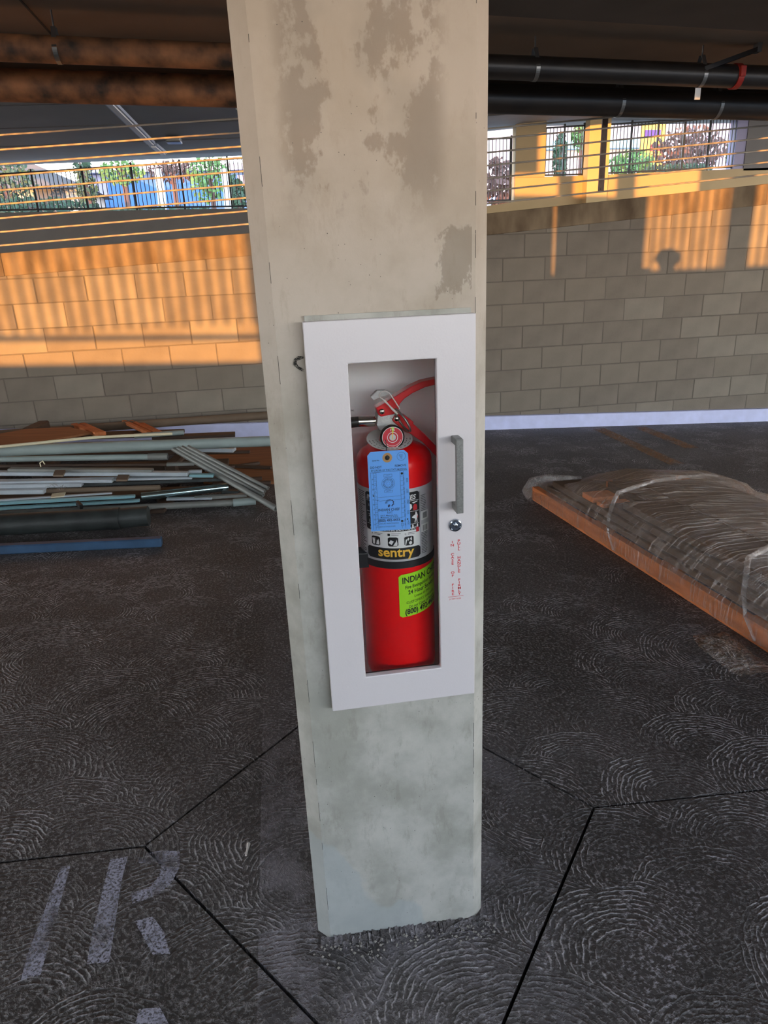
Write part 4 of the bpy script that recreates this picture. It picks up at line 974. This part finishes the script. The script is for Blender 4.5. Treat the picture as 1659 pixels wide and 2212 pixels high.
plant('shrub', pp(320, 458, 22), 2.0, .10, 160, M['leaf'], 'low dark hedge at the foot of the blue building', 'shrub')
for px, lb in ((340, 'pale bare trunk in front of the blue building, left one'), (483, 'pale bare trunk in front of the blue building, nearer the pillar')):
    p0, p1 = at(px, 365, 23), at(px+12, 462, 23)
    t_ = tag(MB().tube([(p1.x+.1, 23, -1.5), p1, (p0+p1)/2+Vector((.03, 0, 0)), p0], [.16, .13, .12, .10], 10).build('pale_trunk', M['paletrunk']), lb, 'tree trunk')
plant('tree', pp(1080, 400, 20), .5, .8, 90, M['bark'], 'brown twiggy tree behind the picket gate beside the pillar', 'tree', ls=.12)
plant('shrub', pp(1210, 345, 20), .2, .75, 150, M['leaf'], 'narrow green shrub behind the short picket guard', 'shrub')
plant('shrub', pp(1255, 290, 22), .3, .5, 120, M['leaf2'], 'light green sprig at the upper right of the small far opening', 'shrub')
plant('shrub', pp(1365, 355, 22), .8, .42, 260, M['leaf2'], 'bright green bush in the left of the wide far opening', 'shrub')
plant('tree', pp(1490, 325, 22), 1.3, .7, 200, M['bark'], 'thin brown branching tree in the middle of the wide far opening', 'tree', ls=.10)
plant('shrub', pp(1460, 366, 21), 1.2, .12, 200, M['leaf'], 'low dark bushes at the bottom of the wide far opening', 'shrub')
plant('tree', pp(1592, 315, 22), .35, .8, 150, M['leaf2'], 'light green tree at the right end of the wide far opening', 'tree')

# ================================================================== PIPE PILE
def tube_thing(name, pts, r, m, label, cat='pipe', n=14, hollow=.8, extra=None):
    o = MB().tube(pts, r, n, hollow=hollow).build(name, m, None, smooth_=True, split=40); tag(o, label, cat); return o
def bar_thing(name, a, b, w, h, m, label, cat='bar'):
    o = MB().bar(a, b, w, h).build(name, m, None, bevel=min(w, h)*.12, seg=1); return tag(o, label, cat)
def ext_(a, b, k):                       # lengthen beyond b away from a
    return b+(b-a)*k
# foreground of the pile
b0, b1 = fl(0, 1150, .0), fl(264, 1146, .0)
yk = 2.82; r_ = .062
bpip = thing('black_pipe', (-1.8, yk, 0), 'thick scuffed black pipe with an open end, in front of the pile', 'pipe')
xe = at(262, 1130, yk).x
zc = floor_z(-1.5, yk)+r_
MB().tube([(-4.2, yk+.03, zc+.08), (xe, yk, floor_z(xe, yk)+r_)], r_, 28, hollow=.86).build('pipe_run', M['blackpipe'], bpip, smooth_=True)
MB().tube([(xe-.035, yk, floor_z(xe, yk)+r_), (xe-.0, yk, floor_z(xe, yk)+r_)], r_+.003, 28, hollow=.9).build('end_collar', M['blackpipe'], bpip, smooth_=True)
a_ = fl(350, 1170, .025); bar_thing('blue_steel_bar', (-4.0, a_.y+.05, floor_z(-4, 2.5)+.026), (a_.x, a_.y, floor_z(a_.x, a_.y)+.026), .05, .05, M['bluebar'], 'long blue painted square steel bar nearest the camera, left of the pillar')
# (name, left px, left py, right px, right py, height, size, material, label, kind)
PL = [
 ('grey_pipe', -80, 1115, 505, 1086, .030, .021, 'conduit', 'long grey pipe along the front edge of the pile, socket at its end', 'p'),
 ('grey_coupling', 503, 1086, 552, 1082, .032, .025, 'pvc', 'short grey socket piece on the front pipe end', 'p'),
 ('teal_strip', -60, 1102, 302, 1081, .070, (.03, .016), 'tealbar', 'pale teal metal strip, lower of the bright pair', 'b'),
 ('teal_strip', -60, 1090, 292, 1072, .095, (.03, .018), 'tealbar', 'pale teal metal strip, upper of the bright pair', 'b'),
 ('thin_strip', -60, 1084, 242, 1065, .11, (.02, .010), 'whitebar', 'thin white strip just above the teal strips', 'b'),
 ('steel_pipe', 305, 1073, 492, 1052, .075, .026, 'shiny', 'short polished steel pipe in the middle front of the pile', 'p'),
 ('grey_rail', 420, 1076, 533, 1069, .05, (.04, .02), 'conduit', 'flat grey rail under the leaning pipes', 'b'),
 ('dark_rail', 480, 1062, 516, 1062, .06, (.05, .02), 'blackpipe', 'stubby dark rail end right of the polished pipe', 'b'),
 ('white_rail', 360, 1078, 458, 1076, .05, (.03, .014), 'whitebar', 'short white rail beneath the polished pipe', 'b'),
 ('white_rail', 340, 1092, 402, 1091, .014, (.04, .010), 'whitebar', 'short white strip lying on the floor before the pile', 'b'),
 ('white_channel', -60, 1062, 98, 1060, .12, (.06, .030), 'whitebar', 'white channel with a crumpled wrap at its end, low left', 'b'),
 ('white_channel', -60, 1050, 178, 1046, .145, (.05, .026), 'whitebar', 'white square channel ending above the teal strips', 'b'),
 ('brown_pipe', 60, 1062, 346, 1053, .11, .017, 'card', 'dull brown grey pipe behind the teal strips', 'p'),
 ('dark_rail', 180, 1046, 480, 1034, .13, (.05, .022), 'blackpipe', 'long dark rail left of the leaning pipes', 'b'),
 ('white_rail', 170, 1036, 416, 1031, .16, (.05, .014), 'whitebar', 'flat white rail with a tan pad on it', 'b'),
 ('blue_grey_rail', -60, 1042, 245, 1037, .16, (.06, .022), 'whitebar', 'flat blue grey rail ending at the tan pad', 'b'),
 ('white_channel', -60, 1022, 407, 1023, .185, (.05, .026), 'whitebar', 'longest white channel across the pile centre', 'b'),
 ('white_channel', 20, 1014, 330, 1016, .205, (.05, .020), 'conduit', 'grey white channel right behind the longest white one', 'b'),
 ('white_rail', 408, 1019, 436, 1018, .18, (.03, .02), 'whitebar', 'stub of white rail beside the leaning pipes', 'b'),
 ('white_rail', 410, 1027, 462, 1027, .17, (.04, .02), 'tealbar', 'pale teal stub right of the longest white channel', 'b'),
 ('dark_rod', -60, 1008, 360, 1004, .20, .012, 'darkwood', 'thin dark rod behind the white channels', 'p'),
 ('grey_pipe', -60, 993, 322, 987, .235, .020, 'pvc', 'light grey pipe with a coupling, below the big grey pipe', 'p'),
 ('pipe_coupling', 320, 987, 362, 986, .235, .023, 'conduit', 'grey coupling on the end of the light grey pipe', 'p'),
 ('dark_rail', 360, 1003, 420, 1001, .20, (.04, .02), 'conduit', 'short dull rail in the shade left of the leaning pipes', 'b'),
 ('big_grey_pipe', -80, 977, 640, 951, .30, .037, 'pvc', 'big light grey plastic pipe spanning the whole pile', 'p'),
 ('grey_pipe', 290, 942, 397, 934, .29, .019, 'pvc', 'short grey pipe end above the big grey pipe', 'p'),
 ('dark_board', 330, 945, 508, 938, .26, (.10, .022), 'darkwood', 'black brown board poking out behind the big pipe', 'b'),
 ('white_board', 380, 968, 507, 971, .22, (.08, .03), 'whitebar', 'white board end under the big pipe near the pillar', 'b'),
 ('brown_long_pipe', -80, 944, 640, 893, .30, .036, 'card', 'long brown grey pipe resting along the wall curb', 'p'),
]
for nm, x0, y0, x1, y1, h_, sz, mt, lb, kd in PL:
    A_, B_ = fl(x0, y0, h_), fl(x1, y1, h_)
    if nm == 'brown_long_pipe': A_ = at(x0, y0, 4.95); B_ = at(x1, y1, 5.08)
    if kd == 'p': tube_thing(nm, [A_, (A_+B_)/2, B_], sz, M[mt], lb)
    else: bar_thing(nm, A_, B_, sz[0], sz[1], M[mt], lb, 'rail' if 'board' not in nm else 'board')
tube_thing('cream_strip', [fl(-60, 975, .37), fl(0, 965, .37), fl(100, 955, .375), (fl(200, 945, .375)), fl(300, 940, .37), fl(372, 937, .36)], .010, M['cream'], 'bowed cream plastic strip lying on the big grey pipe', 'strip', 10, 0)
# leaning pipes pointing at the pillar foot
for (x0, y0, h0, x1, y1, h1, r_, m_, lb) in ((362, 962, .29, 597, 1099, .035, .019, 'conduit', 'lone grey pipe leaning off the pile, lowest of the fan'),
                                    (384, 968, .30, 569, 1070, .080, .013, 'conduit', 'second pipe of the leaning fan, counted from the front'),
                                    (394, 966, .31, 572, 1062, .110, .012, 'conduit', 'third pipe of the leaning fan, half hidden between two'),
                                    (406, 965, .32, 579, 1055, .120, .013, 'conduit', 'rearmost pipe of the leaning fan')):
    tube_thing('leaning_pipe', [fl(x0, y0, h0), fl(x1, y1, h1)], r_, M[m_], lb)
# wood behind and beneath
def flat(name, pts, h_, th, m, label, cat):
    o = MB().prism([fl(x, y, h_) for x, y in pts], (0, 0, th)).build(name, m, None); return tag(o, label, cat)
flat('plywood_sheet', [(420, 958), (596, 962), (612, 1046), (440, 1046)], .0, .02, M['ply'], 'brown plywood sheet flat on the floor by the pillar', 'plywood')
for x0, y0, x1, y1, lb in ((420, 978, 540, 976, 'dark batten on the plywood, farthest back'), (430, 1004, 586, 1010, 'longest dark batten on the plywood'), (440, 1016, 560, 1000, 'dark batten crossing the plywood at a slant'), (450, 1038, 566, 1033, 'dark batten near the front of the plywood'), (460, 1044, 585, 1042, 'dark batten at the front edge of the plywood')):
    bar_thing('dark_batten', fl(x0, y0, .03), fl(x1, y1, .03), .035, .02, M['darkwood'], lb, 'batten')
for k, (x0, y0, x1, y1) in enumerate(((268, 911, 322, 936), (284, 911, 336, 936), (300, 913, 348, 937))):
    bar_thing('orange_stick', at(x0, y0, 5.15), fl(x1, y1, .27), .035, .03, M['wood'], ('left stick of the orange wooden trio against the curb', 'middle stick of the orange wooden trio against the curb', 'right stick of the orange wooden trio against the curb')[k], 'stick')
for k, (x0, y0, x1, y1) in enumerate(((160, 918, 212, 938), (178, 917, 222, 937))):
    bar_thing('orange_stick', at(x0, y0, 5.1), fl(x1, y1, .27), .05, .03, M['wood'], ('left one of the two brown sticks further left on the curb', 'right one of the two brown sticks further left on the curb')[k], 'stick')
flat('cardboard_sheet', [(-60, 952), (60, 930), (150, 926), (200, 938), (60, 962), (-60, 985)], .26, .015, M['ply'], 'brown cardboard sheet behind the big pipe, far left', 'cardboard')
for (x0, y0, x1, y1, h_, lb) in ((115, 1019, 142, 1030, .20, 'tan cardboard pad on the white channels, left one'), (251, 1029, 280, 1040, .175, 'tan cardboard pad on the flat rails, right one')):
    flat('cardboard_pad', [(x0+5, y0), (x1, y0), (x1-5, y1), (x0, y1)], h_, .012, M['card'], lb, 'cardboard')
flat('label_scrap', [(113, 1068), (142, 1065), (138, 1073), (110, 1076)], .125, .006, M['cream'], 'crumpled off white scrap on the thin strip', 'scrap')
bar_thing('black_clip', fl(167, 1086, .10), fl(176, 1095, .09), .02, .03, M['rubber'], 'black clip gripping the teal strips', 'clip')
w_ = MB(); 
for k in range(10):
    a_ = fl(98+k*5, 1046+random.uniform(0, 14), .15); b_ = fl(110+k*4, 1046+random.uniform(0, 16), .15); w_.tube([a_, (a_+b_)/2+Vector((0, 0, .01)), b_], .0015, 5)
tag(w_.build('film_scrap', M['filmedge']), 'crumpled plastic film scrap at the end of the white channel', 'film')
tube_thing('wire_hook', [fl(88, 1008, .22), fl(86, 1000, .24), fl(92, 996, .25), fl(97, 1003, .23)], .004, M['cream'], 'small white wire hook among the channels', 'hook', 8, 0)
for k, (y, h_) in enumerate(((3.2, .012), (3.45, .015), (3.9, .07), (4.3, .11), (4.75, .13))):       # dark timbers that carry the pile
    for x in ((-3.0, -1.9, -1.0) if y < 4 else (-3.0, -2.2)):
        bar_thing('bearer', (x, y-.14, floor_z(x, y)+h_), (x+.04, y+.16, floor_z(x, y)+h_), .09, h_*2-.002, M['darkwood'], 'dark timber block beneath the pile of pipes', 'timber')['group'] = 'dark timber bearers under the pile'
for k, (y, h_, x1) in enumerate(((3.35, .04, -.75), (3.6, .07, -.8), (3.85, .10, -.6), (4.1, .15, -.7), (4.35, .15, -.9), (4.6, .18, -1.0))):
    bar_thing('dark_board', (-3.8, y, floor_z(-3.8, y)+h_), (x1, y+.03, floor_z(x1, y)+h_), .16, .03, M['darkwood'], 'dark board in the shaded core of the pile', 'board')['group'] = 'dark boards filling the pile'

# ================================================================== WRAPPED SKID
U = Vector((.105, -.994, 0)).normalized(); V_ = Vector((.994, .105, 0)).normalized(); O_ = Vector((1.42, 2.99, 0))
def L(u, v, h): p = O_+U*u+V_*v; return Vector((p.x, p.y, floor_z(p.x, p.y)+h))
sk = thing('timber_skid', L(0, 0, 0), 'orange timber skid on the floor carrying the wrapped boards, right of the pillar', 'skid')
def lb_(u0, u1, v0, v1, h0, h1): return MB().hexa([L(u0, v0, h0), L(u1, v0, h0), L(u1, v1, h0), L(u0, v1, h0)], [L(u0, v0, h1), L(u1, v0, h1), L(u1, v1, h1), L(u0, v1, h1)])
for v in (0, .55, 1.1): lb_(.0, 3.6, v, v+.045, .001, .092).build('runner', M['wood'], sk, bevel=.003)
for u in (.15, .7, 1.3, 1.9, 2.5, 3.1): lb_(u, u+.09, .046, 1.1, .05, .092).build('cross_slat', M['wood'], sk)
def board(u0, u1, v0, v1, h0, h1, m, label):
    return tag(lb_(u0, u1, v0, v1, h0, h1).build('wrapped_board', M[m], None, bevel=.004, seg=1), label, 'board')
board(.10, 3.5, .05, .34, .094, .125, 'boardtan', 'lowest grey brown board on the near side of the skid')
board(.14, 3.4, .07, .34, .127, .165, 'boardtan', 'second grey brown board from the bottom, near side of the skid')
board(.75, 3.5, .09, .36, .167, .205, 'boardtan', 'third board from the bottom, near side of the skid')
board(.85, 3.6, .11, .40, .207, .245, 'darkwood', 'dark topmost board along the near side of the skid')
board(.25, 3.5, .40, .70, .094, .17, 'darkwood', 'thick dark board in the middle of the skid')
board(.55, 3.6, .42, .62, .172, .24, 'boardtan', 'narrow brown board on the middle of the skid stack')
board(.30, 3.4, .74, 1.10, .094, .16, 'darkwood', 'wide dark board on the far side of the skid')
crate = tag(lb_(.50, .62, .07, .24, .168, .20).build('wood_offcut', M['wood'], None, bevel=.003), 'light wood offcut near the skid end under film', 'wood offcut')
crate = tag(lb_(.65, .72, .075, .26, .168, .19).build('slatted_offcut', M['wood'], None, bevel=.002), 'slatted orange offcut just behind the film loop', 'wood offcut')
# stretch film draped over the load
prof_ = [(-.012, .02), (-.014, .10), (.02, .17), (.08, .235), (.14, .262), (.30, .272), (.45, .275), (.62, .268), (.80, .250), (.95, .235), (1.08, .20), (1.16, .13), (1.19, .05), (1.20, .004)]
us = [-.10+i*.045 for i in range(84)]
vs = []; fs = []; rnd = random.Random(3)
for i, u in enumerate(us):
    e = max(0, min(1, (u+.14)/.75)); e = e*e*(3-2*e); k = .30+.70*e
    bulge = .05*math.exp(-((u-.35)/.3)**2)
    for j, (v, h_) in enumerate(prof_):
        hv = h_*k if j > 1 else h_*(.6+.4*e)
        if j >= 6: hv += bulge
        wv = v*(.55+.45*e) if v > .1 else v
        jit = .006*math.sin(u*31+j*1.3)+.005*math.sin(u*67+j*2.1)+rnd.uniform(-.003, .003)
        vs.append(L(u, wv+jit*(1 if 0 < j < 13 else 0), max(.004, hv+jit*.6)))
n_ = len(prof_)
for i in range(len(us)-1):
    for j in range(n_-1): fs.append((i*n_+j, (i+1)*n_+j, (i+1)*n_+j+1, i*n_+j+1))
fs.append(tuple(range(n_)))
wrap = thing('stretch_wrap', L(1, .5, 0), 'clear plastic stretch film wrapped over the load of boards on the skid', 'plastic film')
MB().add(vs, fs).build('film_sheet', M['film'], wrap, smooth_=True, split=80)
def hoop(u0, du, w_):
    pts = []
    for j, (v, h_) in enumerate(prof_[:11]):
        pts.append(L(u0+du*j/10, v-.004, h_+.006))
    return MB().tube(pts, [w_*(.5+.8*math.sin(PI*j/10)) for j in range(11)], 8)
hoop(.98, -.55, .010).build('bunched_edge', M['filmedge'], wrap, smooth_=True)
hoop(1.98, -.62, .010).build('bunched_edge', M['filmedge'], wrap, smooth_=True)
tail = MB().tube([L(.02, -.02, .012), L(-.04, -.02, .05), L(-.06, .03, .10), L(-.02, .12, .135), L(.10, .30, .16)], [.022, .034, .040, .03, .012], 10)
tail.build('bunched_tail', M['filmedge'], wrap, smooth_=True)
def crumple(c, rx, ry, rz, seed, n=11):
    rnd = random.Random(seed); vs = []; fs = []
    for i in range(n):
        for j in range(n):
            u, v = i/(n-1)*2-1, j/(n-1)*2-1
            vs.append(Vector((c.x+u*rx+rnd.uniform(-.2, .2)*rx/n*4, c.y+v*ry+rnd.uniform(-.2, .2)*ry/n*4, c.z+max(0, (1-u*u)*(1-v*v))*rz*rnd.uniform(.2, 1.0)+.002)))
    for i in range(n-1):
        for j in range(n-1): fs.append((i*n+j, (i+1)*n+j, (i+1)*n+j+1, i*n+j+1))
    return MB().add(vs, fs)
c0 = fl(1600, 1395, 0)
tag(crumple(fl(1575, 1412, 0), .085, .15, .05, 5).build('loose_film', M['film'], None), 'crumpled loose clear film on the floor beside the skid', 'plastic film')

# small litter
a_ = fl(537, 1823, .004); b_ = fl(531, 1848, .004)
tag(MB().tube([a_, (a_+b_)/2+Vector((.001, 0, .002)), b_], [.005, .003, .003], 8).build('bent_nail', M['tie'], None, smooth_=True), 'small pale bent nail on the floor left of the pillar foot', 'nail')
rnd = random.Random(11); gm = MB()
for i in range(260):
    t_ = rnd.random(); x = -.19+.40*t_+rnd.gauss(0, .02); y = -.012-abs(rnd.gauss(0, .022)); s_ = rnd.uniform(.0012, .0042)
    if rnd.random() < .25: x, y = rnd.uniform(-1.2, 1.3), rnd.uniform(-.4, 1.5); s_ *= .8
    if -.19 < x < .19 and y > -.008: continue
    z = floor_z(x, y)+s_*.5
    gm.add([(x-s_, y, z), (x, y-s_, z), (x+s_, y, z), (x, y+s_*.8, z), (x, y, z+s_), (x, y, z-s_)], [(0, 1, 4), (1, 2, 4), (2, 3, 4), (3, 0, 4), (1, 0, 5), (2, 1, 5), (3, 2, 5), (0, 3, 5)])
tag(gm.build('grit', M['stone']), 'scattered grit and stone crumbs around the pillar foot', 'grit', kind='stuff')
pst_ = MB()
for i in range(40):
    x = -.185+i*.0095
    pst_.add([(x, -.0005, floor_z(x, 0)+.010+rnd.uniform(-.004, .004)), (x+.0095, -.0005, floor_z(x, 0)+.010+rnd.uniform(-.004, .004)), (x+.0095, -.022+rnd.uniform(-.008, .006), floor_z(x, 0)+.0008), (x, -.022+rnd.uniform(-.008, .006), floor_z(x, 0)+.0008)], [(0, 1, 2, 3)])
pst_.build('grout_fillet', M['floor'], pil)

# ================================================================== PHOTOGRAPHER (only the shadow is in view)
per = thing('person', (-.22, -1.66, 0), 'person in a cap and dark jacket holding up a phone, behind the camera', 'person')
def skin(name, joints, edges, radii, m, parent, sub=2):
    me = bpy.data.meshes.new(name); off = parent.location
    me.from_pydata([Vector(j)-off for j in joints], edges, []); o = bpy.data.objects.new(name, me); C.objects.link(o); o.parent = parent
    s_ = o.modifiers.new('skin', 'SKIN'); s_.use_smooth_shade = True
    for i, r in enumerate(radii): me.skin_vertices[0].data[i].radius = (r, r) if not isinstance(r, tuple) else r
    me.skin_vertices[0].data[0].use_root = True
    b = o.modifiers.new('sub', 'SUBSURF'); b.levels = sub; b.render_levels = sub
    me.materials.append(m); return o
bx, by, f0 = -.22, -1.76, floor_z(-.2, -1.7)
J = [(bx, by, .86), (bx, by, 1.02), (bx, by+.01, 1.18), (bx, by+.02, 1.30), (bx, by+.04, 1.375), (bx, by+.06, 1.43), (bx, by+.085, 1.49), (bx, by+.085, 1.54),
     (bx-.10, by, .82), (bx-.11, by+.02, .46), (bx-.11, by-.02, .09), (bx-.12, by+.11, .04),
     (bx+.10, by, .82), (bx+.11, by+.02, .46), (bx+.11, by-.02, .09), (bx+.12, by+.11, .04),
     (bx-.16, by+.02, 1.29), (bx-.20, by+.20, 1.13), (bx-.08, by+.50, 1.30), (bx-.035, by+.57, 1.345),
     (bx+.16, by+.02, 1.29), (bx+.24, by+.20, 1.13), (bx+.19, by+.50, 1.30), (bx+.155, by+.57, 1.345)]
J = [(x, y, z+f0) for x, y, z in J]
E_ = [(0, 1), (1, 2), (2, 3), (3, 4), (4, 5), (5, 6), (6, 7), (0, 8), (8, 9), (9, 10), (10, 11), (0, 12), (12, 13), (13, 14), (14, 15), (3, 16), (16, 17), (17, 18), (18, 19), (3, 20), (20, 21), (21, 22), (22, 23)]
R_ = [(.15, .11), (.14, .10), (.16, .11), (.15, .10), .058, .06, .088, .078, .09, .06, .04, .035, .09, .06, .04, .035, .058, .045, .032, .034, .058, .045, .032, .034]
skin('body', J, E_, R_, M['cloth'], per)
hd = Vector((bx, by+.09, 1.50+f0))
MB().lathe([(.001, -.115), (.045, -.105), (.066, -.07), (.076, -.02), (.082, .02), (.078, .06), (.05, .10), (.001, .115)], hd, 24).build('head', M['skin'], per, smooth_=True)
MB().tube([hd+Vector((0, .075, .01)), hd+Vector((0, .10, -.025)), hd+Vector((0, .078, -.032))], [.007, .014, .008], 8).build('nose', M['skin'], per, smooth_=True)
for s_ in (-1, 1):
    MB().lathe([(.001, -.026), (.014, -.014), (.016, .01), (.001, .03)], hd+Vector((s_*.084, -.005, -.01)), 10).build('ear', M['skin'], per, smooth_=True)
    MB().lathe([(.001, -.009), (.008, -.004), (.009, 0), (.008, .004), (.001, .009)], hd+Vector((s_*.03, .072, .005)), 10).build('eye', M['white'], per, smooth_=True)
MB().tube([hd+Vector((-.022, .074, -.058)), hd+Vector((0, .083, -.06)), hd+Vector((.022, .074, -.058))], .005, 8).build('mouth', M['redclamp'], per, smooth_=True)
cp = MB().lathe([(.108, .0), (.112, .04), (.100, .08), (.070, .108), (.02, .120), (.001, .121)], hd, 28).build('cap', M['cap'], per, smooth_=True)
MB().prism([hd+Vector((-.01+.085*math.cos(a), .06+.14*math.sin(a), .018)) for a in [PI*i/10 for i in range(11)]], (0, 0, .008)).build('cap_visor', M['cap'], cp)
phx, phz = -.155, 1.385
tag(MB().box(phx-.038, phx+.038, -1.150, -1.141, phz-.075, phz+.075).build('phone', M['cap'], None, bevel=.004), 'dark phone held up by the person in the cap', 'phone')
for s_ in (-1, 1):                        # hands: palm at the phone edge, four fingers behind it, thumb on the screen side
    w0 = Vector(J[19] if s_ < 0 else J[23]); ed = Vector((phx+s_*.045, -1.163, phz-.025)); bz = (ed-w0)*.5+w0
    skin('hand', [w0, bz, ed+Vector((s_*.008, -.004, 0))], [(0, 1), (1, 2)], [.028, (.032, .02), (.034, .016)], M['skin'], per, 1)
    for k in range(4):
        z = phz+.022-k*.021; l = (.052, .060, .056, .044)[k]
        skin('finger', [ed+Vector((s_*.012, -.002, z-ed.z)), ed+Vector((s_*.012, .022, z-ed.z+.004)), Vector((phx+s_*(.045-l*.45), -1.131, z+.006)), Vector((phx+s_*(.050-l), -1.130, z+.006))] if k < 3 and s_ < 0 or k > 1 else
             [ed+Vector((s_*.012, -.002, z-ed.z)), ed+Vector((s_*.018, .016, z-ed.z)), ed+Vector((s_*.014, .026, z-ed.z)), ed+Vector((s_*.004, .028, z-ed.z))], [(0, 1), (1, 2), (2, 3)], [.0095, .0085, .008, .007], M['skin'], per, 1)
    skin('thumb', [ed+Vector((s_*.004, -.006, -.02)), ed+Vector((-s_*.010, -.012, .004)), Vector((phx+s_*.018, -1.163, phz+.0))], [(0, 1), (1, 2)], [.0115, .010, .009], M['skin'], per, 1)
